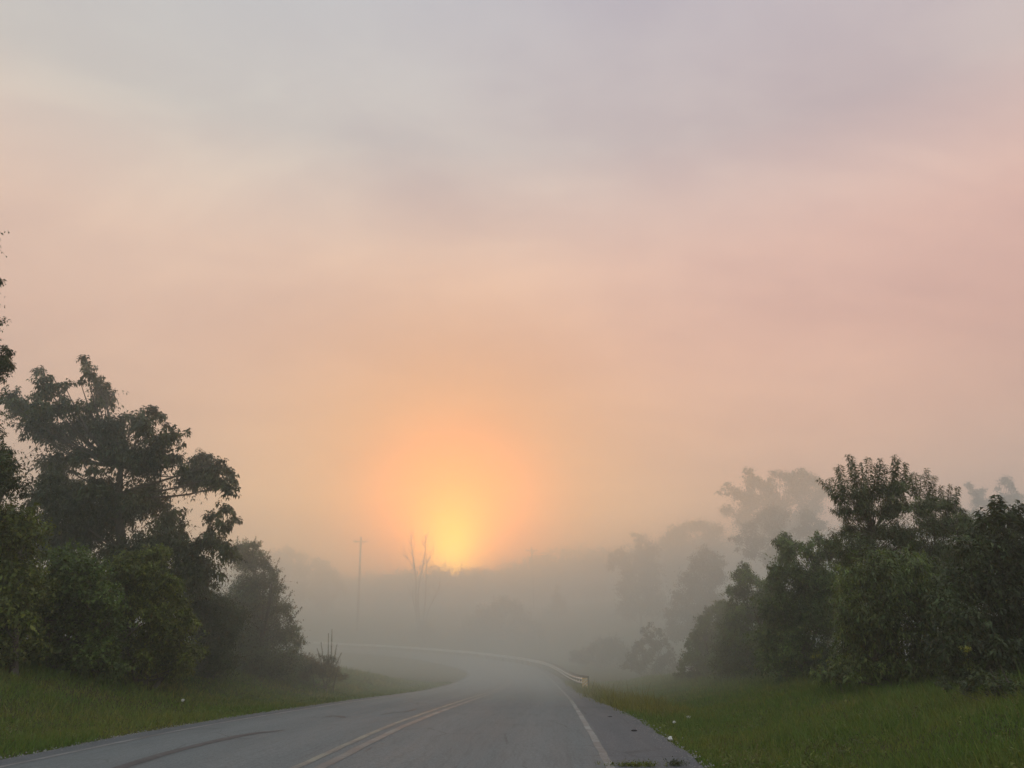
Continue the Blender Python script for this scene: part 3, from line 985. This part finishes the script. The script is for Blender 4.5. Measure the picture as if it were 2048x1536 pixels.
fog_tree('slender pale bush in the fog between the guardrail end and the right hedgerow', 68, [(1288, 1258, 8), (1300, 1250, 7), (1318, 1262, 9), (1330, 1280, 9), (1296, 1275, 12), (1276, 1290, 12), (1310, 1290, 14), (1340, 1305, 10), (1265, 1312, 13), (1295, 1312, 16), (1328, 1318, 14), (1352, 1328, 9), (1250, 1330, 10), (1280, 1335, 14), (1315, 1338, 14), (1345, 1345, 10)], 'bush', 'fog_bush', trunk_r=.06, stems=3)
fog_tree('low faint bushes behind the guardrail in the fog', 92, [(1200, 1290, 18), (1180, 1300, 16), (1225, 1285, 18), (1245, 1300, 20), (1150, 1310, 14), (1210, 1312, 22), (1250, 1320, 18), (1172, 1318, 14)], 'bush', 'fog_bush', trunk_r=.06, stems=3)
fog_tree('dark rounded thicket behind the middle of the guardrail', 128, [(1010, 1200, 14), (1000, 1215, 26), (965, 1225, 20), (1035, 1215, 18), (1040, 1240, 26), (990, 1245, 30), (950, 1250, 22), (1068, 1255, 20), (920, 1262, 16), (1020, 1265, 26), (1085, 1275, 18), (965, 1270, 22), (900, 1272, 10)], 'thicket', 'fog_bush', trunk_r=.1, stems=5)
fog_tree('small shrub at the foot of the bare dead tree', 126, [(848, 1248, 13), (840, 1262, 15), (858, 1265, 14), (872, 1276, 8)], 'shrub', 'fog_bush', trunk_r=.06, stems=3)
fog_tree('faint pointed tree in the fog right of the dark thicket', 150, [(1115, 1172, 7), (1112, 1190, 12), (1120, 1205, 16), (1108, 1220, 20), (1125, 1232, 20), (1100, 1240, 16)])
fog_tree('dark fog-greyed tree with a small knob of foliage above its left side', 118, [(1268, 1068, 9), (1284, 1076, 13), (1276, 1092, 10), (1238, 1102, 13), (1222, 1112, 10), (1248, 1118, 20), (1280, 1112, 22), (1306, 1098, 20), (1222, 1132, 12), (1262, 1142, 22), (1300, 1135, 30), (1290, 1170, 34), (1250, 1175, 22), (1310, 1205, 36), (1260, 1215, 28)])
fog_tree('wide pale tree in the fog, behind and right of the knobbed one', 145, [(1350, 1062, 20), (1378, 1052, 18), (1405, 1050, 17), (1432, 1058, 20), (1330, 1080, 18), (1365, 1090, 30), (1415, 1090, 32), (1350, 1125, 30), (1400, 1130, 34), (1340, 1160, 28)])
fog_tree('rounded fog-grey tree standing left of the right hedgerow', 84, [(1412, 1102, 16), (1392, 1120, 18), (1436, 1122, 18), (1410, 1135, 24), (1380, 1155, 24), (1435, 1155, 22), (1400, 1180, 32), (1360, 1190, 20), (1430, 1200, 24), (1380, 1220, 30), (1340, 1225, 18), (1350, 1260, 26), (1395, 1255, 26)])
fog_tree('tallest tree in the fog, broad ragged crown above the right hedgerow', 112, [(1496, 942, 14), (1502, 962, 20), (1548, 945, 13), (1572, 952, 18), (1602, 945, 16), (1622, 958, 18), (1645, 985, 18), (1455, 968, 10), (1438, 985, 9), (1470, 985, 18), (1535, 972, 24), (1590, 980, 30), (1500, 1000, 28), (1550, 1010, 34), (1620, 1010, 28), (1455, 1020, 16), (1490, 1040, 26), (1540, 1050, 30), (1590, 1050, 30)], trunk_r=.35)
fog_tree('dark fog-grey tree in front of the tallest one, its left twigs spread', 82, [(1545, 1018, 18), (1525, 1030, 18), (1568, 1028, 16), (1548, 1048, 26), (1500, 1052, 16), (1478, 1076, 13), (1462, 1078, 7), (1510, 1080, 22), (1560, 1080, 30), (1612, 1028, 18), (1640, 1050, 18), (1608, 1060, 22), (1500, 1105, 16), (1545, 1115, 26), (1475, 1098, 8)])
fog_tree('pair of knobbly fog-grey treetops above the right edge of the hedgerow', 76, [(1938, 968, 10), (1945, 985, 10), (1960, 1000, 16), (1965, 980, 9), (2012, 958, 14), (2022, 968, 9), (1996, 978, 9), (2030, 992, 16), (2010, 1000, 16), (1985, 1008, 16), (2000, 1035, 30), (1950, 1030, 24), (2045, 1020, 20)])
fog_tree('rounded pale tree far behind the misty bush on the left', 150, [(548, 1112, 16), (575, 1106, 16), (600, 1112, 14), (560, 1135, 26), (600, 1138, 24), (560, 1175, 30), (600, 1180, 30)])
fog_tree('pale tree left of the utility pole, stepping down to the fog', 155, [(632, 1122, 12), (650, 1126, 11), (638, 1142, 18), (665, 1146, 14), (640, 1170, 24), (675, 1168, 18), (650, 1200, 24), (690, 1182, 10)])


# wood on the ridge: one far-off mass
def ridge_wood():
    rng = np.random.default_rng(77)
    prof_x = [380, 560, 640, 700, 760, 820, 860, 885, 905, 930, 960, 1000, 1040, 1090, 1150, 1220, 1300, 1500, 1800, 2200]
    prof_y = [1120, 1128, 1150, 1158, 1150, 1142, 1139, 1137, 1137, 1139, 1138, 1130, 1116, 1100, 1096, 1092, 1084, 1060, 1050, 1050]
    P0, D, L = [], [], []
    mb = MB()
    for px in np.arange(380, 2200, 11):
        for row in range(3):
            Y = 196 + row * 10 + rng.uniform(-4, 4)
            q = px + rng.uniform(-9, 9)
            top = at(q, np.interp(q, prof_x, prof_y) + rng.uniform(-11, 10) + row * 2, Y)
            g = hz(top[0], Y)
            hgt = max(3.0, top[2] - g)
            wd = hgt * rng.uniform(.16, .30)
            nl = 130
            d = unit(rng.normal(size=(nl, 3)))
            c = np.array((top[0], Y, g + hgt * .50))
            P0.append(c + d * np.array((wd, wd, hgt * .48)) * rng.uniform(.1, 1, (nl, 1)) ** .5)
            D.append(unit(d + np.array((0, 0, .5))))
            L.append(rng.uniform(.8, 1.6, nl))
            mb.tube([(top[0], Y, g - .3), (top[0] + .2, Y, g + hgt * .4), (top[0], Y, g + hgt * .8)], (.16, .12, .04), 5, cap=False)
    V, Fc, T = leaves_from_shoots(rng, np.concatenate(P0), np.concatenate(D), np.concatenate(L), 2, .62, .42, .3, tvar=.3)
    O = np.array((0, 210, hz(0, 210)))
    o = mesh_np('distant_wood', V, Fc, LEAF_FAR, origin=O, tint=T)
    tag(o, 'far wood along the hill crest that hides the rising sun', 'wood', kind='stuff')
    t = mb.build('trunks', BARK, o, origin=O)
    t['kind'] = 'stuff'
    TOTAL[0] += len(Fc)


ridge_wood()


# bare dead tree
def dead_tree():
    Y = 132
    b0 = at(842, 1262, Y)
    O = np.array((b0[0], Y, hz(b0[0], Y)))
    root = empty('dead_tree', O, 'bare dead tree with forked leafless stems standing against the glow of the sun', 'tree')
    px = 132 / 1600

    def br(name, pts, r0, r1, yo=0.0):
        P = []
        for i, (a, c) in enumerate(pts):
            P.append(at(a, c, Y + yo * i / (len(pts) - 1)))
        P = catmull(np.array(P), 5)
        mb = MB()
        mb.tube(P, np.linspace(r0, r1, len(P)), 7)
        return mb, P
    stems = [
        ([(838, 1275), (834, 1240), (832, 1200), (832, 1160), (828, 1128), (824, 1100), (822, 1078), (820, 1062)], .22, .03, 1.0),
        ([(840, 1275), (838, 1235), (836, 1195), (840, 1160), (846, 1128), (850, 1105), (850, 1085), (851, 1068)], .20, .03, -1.0),
        ([(844, 1275), (847, 1235), (851, 1195), (852, 1160), (853, 1130), (853, 1116)], .18, .04, .6),
        ([(842, 1275), (834, 1235), (827, 1205), (825, 1185), (829, 1168)], .14, .04, 1.6),
        ([(846, 1270), (856, 1225), (866, 1200), (876, 1180), (882, 1165)], .13, .03, -1.4)]
    for pts, r0, r1, yo in stems:
        mb, P = br('branch', pts, r0, r1, yo)
        mb.build('branch', DEADWOOD, root, origin=O, smooth=True)
    twigs = [[(829, 1140), (820, 1124), (812, 1110), (808, 1098), (805, 1088)], [(818, 1120), (810, 1112), (804, 1104)],
             [(824, 1095), (819, 1085), (816, 1076)], [(849, 1112), (858, 1106), (865, 1098), (866, 1090)],
             [(845, 1132), (851, 1125), (855, 1118)], [(853, 1128), (860, 1114), (866, 1106), (867, 1096)],
             [(855, 1140), (862, 1134), (865, 1126), (864, 1118)], [(850, 1165), (858, 1150), (866, 1142)],
             [(876, 1180), (880, 1160), (879, 1146)], [(870, 1195), (882, 1180), (890, 1170)], [(833, 1150), (838, 1141), (844, 1138)],
             [(823, 1110), (828, 1095), (829, 1080)], [(812, 1110), (806, 1112), (802, 1108)], [(850, 1090), (853, 1078), (855, 1066)]]
    r = np.random.default_rng(5)
    for pts in twigs:
        mb, P = br('twig', pts, .07, .025, r.uniform(-1.5, 1.5))
        mb.build('twig', DEADWOOD, root, origin=O, smooth=True)
    # fine twigs all along the upper stems
    for pts, r0, r1, yo in stems:
        for q in range(9):
            t = r.uniform(.35, .97) * (len(pts) - 1)
            i = int(t)
            a = np.array(pts[i]) * (1 - t + i) + np.array(pts[min(i + 1, len(pts) - 1)]) * (t - i)
            sg = r.choice((-1, 1))
            ln = r.uniform(7, 17)
            p2 = a + np.array((sg * ln * .45, -ln * .55))
            p3 = a + np.array((sg * ln * .62 + r.uniform(-2, 2), -ln * 1.15))
            mb, P = br('twig', [tuple(a), tuple(p2), tuple(p3)], .05, .02, r.uniform(-1, 1))
            mb.build('twig', DEADWOOD, root, origin=O, smooth=True)


dead_tree()


# utility poles
POLEWOOD = simple_mat('creosoted_pole', (.05, .04, .035), (.10, .085, .07), 3, .85, bump=.4, stretch=(4, 4, .4))
PORCELAIN = simple_mat('insulator_glaze', (.20, .18, .16), (.26, .24, .21), 5, .3)


def utility_pole(px, ytop, Y, label):
    top = at(px, ytop, Y)
    g = hz(top[0], Y)
    O = np.array((top[0], Y, g))
    h = top[2] - g
    root = empty('utility_pole', O, label, 'utility pole', 'poles of the power line crossing the hill')
    mb = MB()
    lean = .45
    P = [(lean, 0, -.5), (lean * .5, 0, h * .5), (0, 0, h)]
    mb.tube(P, (.24, .20, .15), 10)
    mb.build('pole', POLEWOOD, root)
    za = h - .85
    mb = MB()
    mb.box((0, -.17, za), (2.6, .13, .16))
    mb.build('crossarm', POLEWOOD, root)
    for sx in (-1, 1):
        mb = MB()
        mb.tube([(sx * .75, -.2, za - .05), (0, -.2, za - .75)], .03, 5)
        mb.build('brace', POLEWOOD, root)
    for x in (-1.2, -.85, 1.2):
        mb = MB()
        mb.tube([(x, -.17, za + .07), (x, -.17, za + .16), (x, -.17, za + .17), (x, -.17, za + .30), (x, -.17, za + .36)], (.03, .03, .085, .10, .04), 8)
        mb.build('insulator', PORCELAIN, root, smooth=True)
    mb = MB()
    mb.tube([(0, 0, h), (0, 0, h + .12), (0, 0, h + .13), (0, 0, h + .32)], (.03, .03, .09, .05), 8)
    mb.build('insulator', PORCELAIN, root, smooth=True)
    return [np.array((top[0] + x, Y - .17, g + za + .36)) for x in (-1.2, -.85, 1.2)] + [np.array((top[0], Y, g + h + .3))]


w1 = utility_pole(722, 1074, 135, 'utility pole with one crossarm standing left of the bare dead tree')
w2 = utility_pole(1063, 1094, 172, 'fainter utility pole on the slope to the right of the sun glow')


# ------------------------------------------------------------------ guardrail
GALV = simple_mat('galvanised_steel', (.68, .69, .66), (.82, .83, .80), 4, .32, metal=.45, bump=.1, spec=.5)
POSTM = simple_mat('rail_post_wood', (.10, .085, .065), (.18, .155, .125), 6, .85)


def guardrail():
    # stations from y=41.5 on
    i0 = int(np.argmin(np.abs(CL[:400, 1] - 42.0)))
    i1 = int(np.argmax(CL[:, 0] < -75))
    u = 4.62
    prof = [(.0, .155), (-.075, .125), (-.083, .10), (-.06, .06), (0, .035), (.0, -.035), (-.06, -.06), (-.083, -.10), (-.075, -.125), (0, -.155)]
    idx = list(range(i0, i1))
    base = road_pt(i0, u)
    O = base.copy()
    root = empty('guardrail', O, 'galvanised steel guardrail curving along the outside of the bend', 'guardrail')
    V, UVs = [], []
    k = len(prof)
    for i in idx:
        flare = .12 * (1 - smooth(float(CS[i] - CS[i0]), 0, 10))
        zg = hz(*(CL[i, :2] + CN[i] * (u + .3)))
        dip = .0
        for (a, bz) in prof:
            p = road_pt(i, u + flare + a)
            V.append((p[0], p[1], zg + .56 + dip + bz * 1.0))
    V = np.array(V)
    n = len(idx)
    # smooth z along the rail
    Z = V[:, 2].reshape(n, k)
    for _ in range(12):
        Z[1:-1] = (Z[:-2] + 2 * Z[1:-1] + Z[2:]) / 4
    V[:, 2] = Z.ravel()
    a = (np.arange(n - 1)[:, None] * k + np.arange(k - 1)[None]).ravel()
    Fc = np.stack([a, a + 1, a + 1 + k, a + k], 1)
    # back sheet gives the steel its 3 mm thickness
    mesh_np('rail_beam', V, Fc, GALV, parent=root, origin=O, smooth=True)
    # posts with blocks
    post = None
    for i in idx[3::4]:
        flare = .12 * (1 - smooth(float(CS[i] - CS[i0]), 0, 10))
        p = road_pt(i, u + flare + .20)
        zg = hz(p[0], p[1])
        zt = V[(i - i0) * k, 2]
        ang = math.atan2(CT[i, 1], CT[i, 0])
        if post is None:
            mb = MB()
            mb.box((0, 0, -.5), (.15, .20, 1.15))
            post = mb.build('post', POSTM, root)
            block = None
            o = post
            mb = MB()
            mb.box((0, 0, 0), (.14, .18, .34))
            blk = mb.build('block', POSTM, post)
            blk.location = (0, .0, 0)
            ob = blk
        else:
            o = post.copy()
            COL.objects.link(o)
            o.parent = root
            ob = blk.copy()
            COL.objects.link(ob)
            ob.parent = o
        o.location = (p[0] - O[0], p[1] - O[1], zt + .02 - O[2])
        o.rotation_euler = (0, 0, ang)
        ob.location = (0, .185, -.18)
    # striped end panel
    p = road_pt(i0, u + .12 - .02)
    zt = V[0, 2]
    stripeY = simple_mat('panel_amber_sheeting', (.70, .38, .02), (.80, .46, .04), 6, .45)
    stripeW = simple_mat('panel_pale_sheeting', (.70, .62, .50), (.78, .70, .58), 6, .45)
    c = np.array((p[0], p[1] - .08, zt - .28)) - O
    mb = MB()
    mb.box(c, (.28, .02, .60))
    panel = mb.build('end_panel', stripeY, root)
    W, Hh = .28, .60
    for j in range(-3, 5):
        # diagonal bands clipped to the panel outline
        y0 = -.42 + j * .14
        poly = []
        for x in (-W / 2 + .01, W / 2 - .01):
            poly.append((x, y0 + (x + W / 2) * .8))
        lo, hi = poly
        pts = [(lo[0], lo[1]), (hi[0], hi[1]), (hi[0], hi[1] + .07), (lo[0], lo[1] + .07)]
        pts = [(x, min(max(z, -Hh / 2 + .01), Hh / 2 - .01)) for x, z in pts]
        if abs(pts[3][1] - pts[0][1]) + abs(pts[2][1] - pts[1][1]) < .03:
            continue
        mb = MB()
        mb.add([(c[0] + x, c[1] - .013, c[2] + z) for x, z in pts], [(0, 1, 2, 3)])
        mb.build('stripe', stripeW, panel)
    mb = MB()
    mb.box(c + np.array((0, .06, -.35)), (.14, .09, 1.1))
    mb.build('end_post', POSTM, root)


guardrail()


# ------------------------------------------------------------------ grass
def grass():
    rng = np.random.default_rng(11)
    N = 470000
    r = 7.5 * (62 / 7.5) ** rng.uniform(0, 1, N) ** .92
    th = rng.uniform(-.78, .70, N)
    x = r * np.sin(th)
    y = r * np.cos(th)
    i, u = su(x, y)
    creep = .14 * np.abs(rng.normal(size=N)) * (wav(x, y, .7, 51) > .1)
    ok = ((u < UL + creep) | (u > ur(y) - creep)) & (x > -17) & (x < 17)
    x, y, u, r = x[ok], y[ok], u[ok], r[ok]
    n = len(x)
    z = height(x, y)
    au = np.abs(u)
    patch = wav(x, y, 1.7, 21)
    patch2 = wav(x, y, .5, 22)
    edge = np.where(u > 0, u - ur(y), -u + UL)
    tall = smooth(edge, 4.0, 7.5)
    h = .055 + .04 * smooth(edge, .1, .8) + .05 * np.clip(patch, -1, 1) + .28 * tall * (1 + .5 * patch2)
    rough_edge = (u > 0) * smooth(y, 16, 26) * (1 - smooth(edge, 1.2, 2.4))
    h = h + rough_edge * .22 * (1 + .6 * patch2)
    # flowing seed stalks
    stalk = rng.uniform(0, 1, n) < .03 + .05 * rough_edge
    h = h * np.where(stalk, 1.9, 1) * rng.uniform(.6, 1.25, n)
    h = np.maximum(h, .03)
    w = np.maximum(.006, r * .00075) * rng.uniform(.7, 1.3, n) * np.where(stalk, .7, 1)
    a = rng.uniform(0, 2 * math.pi, n)
    side = np.stack([np.cos(a), np.sin(a), np.zeros(n)], 1)
    bend = rng.normal(size=(n, 2)) * .45
    tip = np.stack([x + bend[:, 0] * h, y + bend[:, 1] * h, z + h], 1)
    b0 = np.stack([x, y, z - .015], 1)
    V = np.stack([b0 - side * w[:, None], b0 + side * w[:, None], tip], 1).reshape(-1, 3)
    Fc = np.arange(n * 3).reshape(-1, 3)
    g = np.array((1.0, 1.0, 1.0)) * rng.uniform(.65, 1.35, (n, 1))
    dry = np.clip(.30 + .5 * wav(x, y, 2.6, 30) + .25 * patch2 + .9 * rough_edge - .15 * (u > 0) + rng.normal(size=n) * .22, 0, 1)
    dry = np.where(stalk, np.clip(dry + .45, 0, 1), dry)[:, None]
    col = g * ((1 - dry) * np.array((.62, .90, .75)) + dry * np.array((1.35, 1.02, 1.5)))
    fresh = smooth(x, 7, 11)[:, None] * (y < 22)[:, None] * .6
    col = col * (1 - fresh) + fresh * g * np.array((.45, .95, .6))
    T = np.repeat(np.concatenate([col, np.ones((n, 1))], 1)[:, None], 3, axis=1).reshape(-1, 4)
    o = mesh_np('grass', V, Fc, GRASSM, tint=T)
    tag(o, 'rough verge grass on both sides of the road', 'grass', kind='stuff')
    TOTAL[0] += n


grass()

# broad-leaved weeds and seed heads among the grass, grit along the pavement edges
def verge_weeds():
    rng = np.random.default_rng(15)
    n = 9000
    r = 9 * (45 / 9) ** rng.uniform(0, 1, n)
    th = rng.uniform(-.74, .66, n)
    x, y = r * np.sin(th), r * np.cos(th)
    i, u = su(x, y)
    pt = wav(x, y, 1.1, 61) + .4 * wav(x, y, .35, 62)
    ok = ((u < UL - .25) | (u > ur(y) + .25)) & (pt > .15) & (np.abs(x) < 14)
    x, y = x[ok], y[ok]
    z = height(x, y)
    m = len(x)
    P0 = np.stack([x, y, z], 1)
    D = unit(np.stack([rng.normal(0, .6, m), rng.normal(0, .6, m), np.full(m, .8)], 1))
    V, Fc, T = leaves_from_shoots(rng, P0, D, rng.uniform(.08, .24, m), 4, .08, .03, .5, 1.0, .2, (1, 1, 1), .5)
    o = mesh_np('verge_weeds', V, Fc, LEAF_OLIVE, tint=T)
    tag(o, 'broad-leaved weeds scattered through the verge grass', 'weeds', kind='stuff')
    # seed stalks
    m = 2600
    r = 9 * (50 / 9) ** rng.uniform(0, 1, m)
    th = rng.uniform(-.74, .66, m)
    x, y = r * np.sin(th), r * np.cos(th)
    i, u = su(x, y)
    ok = ((u < UL - .2) | (u > ur(y) + .1)) & (np.abs(x) < 14) & ((wav(x, y, 2.2, 63) > .1) | ((u > 0) & (u < 6.6) & (y > 17)))
    x, y = x[ok], y[ok]
    z = height(x, y)
    m = len(x)
    D = unit(np.stack([rng.normal(0, .25, m), rng.normal(0, .25, m), np.ones(m)], 1))
    V, Fc, T = leaves_from_shoots(rng, np.stack([x, y, z], 1), D, rng.uniform(.25, .5, m), 7, .045, .012, .2, .6, .15)
    o = mesh_np('seed_stalks', V, Fc, LEAF_RUST, tint=T)
    tag(o, 'dry brown seed stalks standing in the verge grass', 'dry grass', kind='stuff')
    # grit
    n = 7000
    k = rng.integers(20, 150, n)
    side = rng.uniform(0, 1, n) < .5
    V, Fc = [], []
    for j in range(n):
        ii = int(k[j])
        e = UL if side[j] else ur(CL[ii, 1])
        uu = e + (rng.normal(.06, .10) if side[j] else rng.normal(-.06, .10))
        p = road_pt(ii, uu, .0) + np.array((CT[ii, 0], CT[ii, 1], 0)) * rng.uniform(-.3, .3)
        sz = rng.uniform(.006, .017)
        b0 = len(V)
        for q in range(3):
            a = q * 2.09 + rng.uniform(0, 1)
            V.append((p[0] + sz * math.cos(a), p[1] + sz * math.sin(a), p[2] - .002))
        V.append((p[0], p[1], p[2] + sz * .9))
        Fc += [(b0, b0 + 1, b0 + 3), (b0 + 1, b0 + 2, b0 + 3), (b0 + 2, b0, b0 + 3)]
    o = mesh_np('gravel', V, Fc, simple_mat('pale_grit', (.14, .14, .13), (.32, .31, .29), 20, .9))
    tag(o, 'grit washed along both pavement edges', 'gravel', kind='stuff')


verge_weeds()

# ------------------------------------------------------------------ small things on the ground
PAPER = simple_mat('dirty_white_litter', (.60, .58, .53), (.75, .74, .70), 9, .7)
DARKBIT = simple_mat('black_rubber_scrap', (.012, .012, .012), (.03, .028, .026), 12, .8)


def lump(name, label, cat, px, py, size, mat, group=None, zoff=0.0, z=0.0, seed=0):
    r = np.random.default_rng(900 + seed)
    q = gnd(px, py, z)
    for _ in range(4):
        zz = hz(q[0], q[1])
        i, u = su(q[0], q[1])
        if UL < u[0] < ur(q[1]):
            zz = road_pt(int(i[0]), float(u[0]))[2]
        q = gnd(px, py, zz)
    nlat, nlon = 6, 9
    V = [(0, 0, 0)]
    th = np.linspace(.25, math.pi - .25, nlat)
    V = []
    for a in th:
        for j in range(nlon):
            b_ = 2 * math.pi * j / nlon
            k = r.uniform(.75, 1.2)
            V.append((size[0] / 2 * k * math.sin(a) * math.cos(b_), size[1] / 2 * k * math.sin(a) * math.sin(b_), size[2] / 2 * (1 + math.cos(a)) * r.uniform(.85, 1.1)))
    V = np.array(V)
    Q = []
    for i in range(nlat - 1):
        for j in range(nlon):
            Q.append((i * nlon + j, i * nlon + (j + 1) % nlon, (i + 1) * nlon + (j + 1) % nlon, (i + 1) * nlon + j))
    mb = MB()
    mb.add(V, Q)
    top = V[:nlon].mean(0)
    mb.add(np.vstack([V[:nlon], top]), [(j, (j + 1) % nlon, nlon, nlon) for j in range(nlon)])
    mb.v = [v + np.array((q[0], q[1], q[2] + zoff)) for v in mb.v]
    o = mb.build(name, mat, origin=(q[0], q[1], q[2] + zoff))
    return tag(o, label, cat, group)


GLI = 'pale litter scattered on the verges'
lump('litter', 'crumpled white litter at the edge of the pavement, lowest of the scraps on the right verge', 'litter', 1341, 1484, (.075, .07, .06), PAPER, GLI, .02, seed=1)
lump('litter', 'small white scrap in the right verge grass, left of the longer scrap', 'litter', 1349, 1455, (.07, .06, .05), PAPER, GLI, .08, seed=2)
lump('litter', 'longish white scrap in the grass, farthest right of the litter by the road', 'litter', 1378, 1445, (.12, .05, .05), PAPER, GLI, .09, seed=3)
lump('litter', 'single white scrap lying in the grass of the left verge', 'litter', 364, 1412, (.09, .06, .06), PAPER, GLI, .10, seed=4)
lump('rubber_scrap', 'dark scrap of tyre rubber lying on the right shoulder', 'road debris', 1269, 1463, (.12, .07, .03), DARKBIT, None, .002, seed=5)
lump('rubber_scrap', 'smaller grey-dark scrap on the right shoulder, farther up the road', 'road debris', 1220, 1434, (.10, .07, .018), DARKBIT, None, .002, seed=6)


def weed_tuft(px, py, label, col, seed, spreadm=.22, hgt=.07, n=130, name='weed_tuft'):
    r = np.random.default_rng(seed)
    q = gnd(px, py, 0)
    zz = q[2]
    for _ in range(4):
        i, u = su(q[0], q[1])
        zz = road_pt(int(i[0]), float(u[0]))[2]
        q = gnd(px, py, zz)
    P0 = np.array(q) + np.stack([r.normal(0, spreadm, n), r.normal(0, .05, n), np.zeros(n)], 1)
    D = unit(np.stack([r.normal(0, .7, n), r.normal(0, .7, n), np.full(n, .8)], 1))
    V, Fc, T = leaves_from_shoots(r, P0, D, np.full(n, hgt) * r.uniform(.4, 1.3, n), 3, .045, .014, .3)
    o = mesh_np(name, V, Fc, col, origin=q, tint=T)
    tag(o, label, 'weed')


weed_tuft(1270, 1532, 'low yellow-green weed growing through the right shoulder at the bottom of the photo', LEAF_OLIVE, 61, .16)
weed_tuft(1352, 1531, 'dark sprig on the right shoulder beside the pavement edge at the bottom', LEAF_DARK, 62, .05, .10, 50)


def goldenrod(px, py, Y, label, seed):
    r = np.random.default_rng(seed)
    c = at(px, py, Y)
    g = hz(c[0], Y)
    O = np.array((c[0], Y, g))
    root = empty('goldenrod', O, label, 'wildflower', 'goldenrods in bloom under the right hedgerow')
    mb = MB()
    fl = []
    for j in range(5):
        tipp = c + np.array((r.normal(0, .06), r.normal(0, .05), r.normal(0, .03)))
        mb.tube([(O[0] + r.normal(0, .04), O[1], g - .05), ((O + tipp) / 2 + r.normal(0, .03, 3)), tipp], (.0035, .003, .002), 4)
        fl.append(tipp)
    mb.build('stem', LEAF_OLIVE, root, origin=O)
    n = 46
    P0 = np.array([fl[k] for k in r.integers(0, 5, n)]) + r.normal(0, .03, (n, 3))
    V, Fc, T = leaves_from_shoots(r, P0, unit(r.normal(size=(n, 3))), np.full(n, .04), 3, .022, .014, .1)
    mesh_np('blossom', V, Fc, FLOWER, parent=root, origin=O, tint=T)
    n = 40
    tt = r.uniform(.1, .8, n)[:, None]
    P0 = O + (np.array(c) - O) * tt + r.normal(0, .03, (n, 3))
    V, Fc, T = leaves_from_shoots(r, P0, unit(r.normal(size=(n, 3))), np.full(n, .05), 2, .08, .015, .5)
    mesh_np('leaves', V, Fc, LEAF_OLIVE, parent=root, origin=O, tint=T)


goldenrod(1632, 1311, 21.0, 'yellow goldenrod in bloom in front of the middle of the right hedgerow', 71)
goldenrod(1931, 1297, 14.6, 'yellow goldenrod in bloom under the dark bush near the right edge', 72)


# ------------------------------------------------------------------ haze
def outward(o):
    bm = bmesh.new()
    bm.from_mesh(o.data)
    bmesh.ops.recalc_face_normals(bm, faces=bm.faces[:])
    bm.to_mesh(o.data)
    bm.free()


def haze():
    m, b, out = new_mat('morning_mist')
    v = b.node('ShaderNodeVolumePrincipled')
    v.inputs['Color'].default_value = HAZE_COL
    v.inputs['Density'].default_value = HAZE_DENSITY
    v.inputs['Anisotropy'].default_value = .45
    b.put(out.inputs['Volume'], v.outputs[0])
    mb = MB()
    x0, x1, y0, y1, z0, z1 = -905, 905, -155, 1365, -4.5, HAZE_TOP
    mb.box(((x0 + x1) / 2, (y0 + y1) / 2, (z0 + z1) / 2), (x1 - x0, y1 - y0, z1 - z0))
    o = mb.build('haze', m)
    outward(o)
    o['kind'] = 'stuff'
    # ground fog lying in the dip and over the slope beyond it
    m, b, out = new_mat('ground_fog')
    v = b.node('ShaderNodeVolumePrincipled')
    v.inputs['Color'].default_value = FOG_COL
    v.inputs['Density'].default_value = FOG_DENSITY
    v.inputs['Anisotropy'].default_value = .66
    b.put(out.inputs['Volume'], v.outputs[0])
    nx, ny = 70, 60
    xs = np.sinh(np.linspace(-1, 1, nx) * 2.2) / np.sinh(2.2) * 380
    t = np.linspace(0, 1, ny)
    V = []
    for x in xs:
        y0 = 21 + 1.5 * math.sin(x * .11 + 1)
        for q in t:
            y = y0 + (430 - y0) * q ** 1.8
            top = FOG_TOP
            V.append((x, y, top))
    V = np.array(V)
    B = V.copy()
    B[:, 2] = -4.3
    n = len(V)
    W = np.vstack([V, B])
    Q = []
    for i in range(nx - 1):
        for j in range(ny - 1):
            a = i * ny + j
            Q.append((a, a + ny, a + ny + 1, a + 1))
            Q.append((a + n, a + 1 + n, a + ny + 1 + n, a + ny + n))
    for j in range(ny - 1):
        for a, s_ in ((j, 1), ((nx - 1) * ny + j, -1)):
            q = (a, a + 1, a + 1 + n, a + n)
            Q.append(q if s_ > 0 else q[::-1])
    for i in range(nx - 1):
        for a, s_ in ((i * ny, -1), (i * ny + ny - 1, 1)):
            q = (a, a + ny, a + ny + n, a + n)
            Q.append(q[::-1] if s_ > 0 else q)
    mb = MB()
    mb.add(W, Q)
    o = mb.build('fog_bank', m)
    outward(o)
    tag(o, 'pale ground fog filling the bend of the road and the slope behind it', 'fog', kind='stuff')


haze()
open("/tmp/tri.txt","w").write(str(TOTAL[0]))
print("leaf and blade triangles:", TOTAL[0])
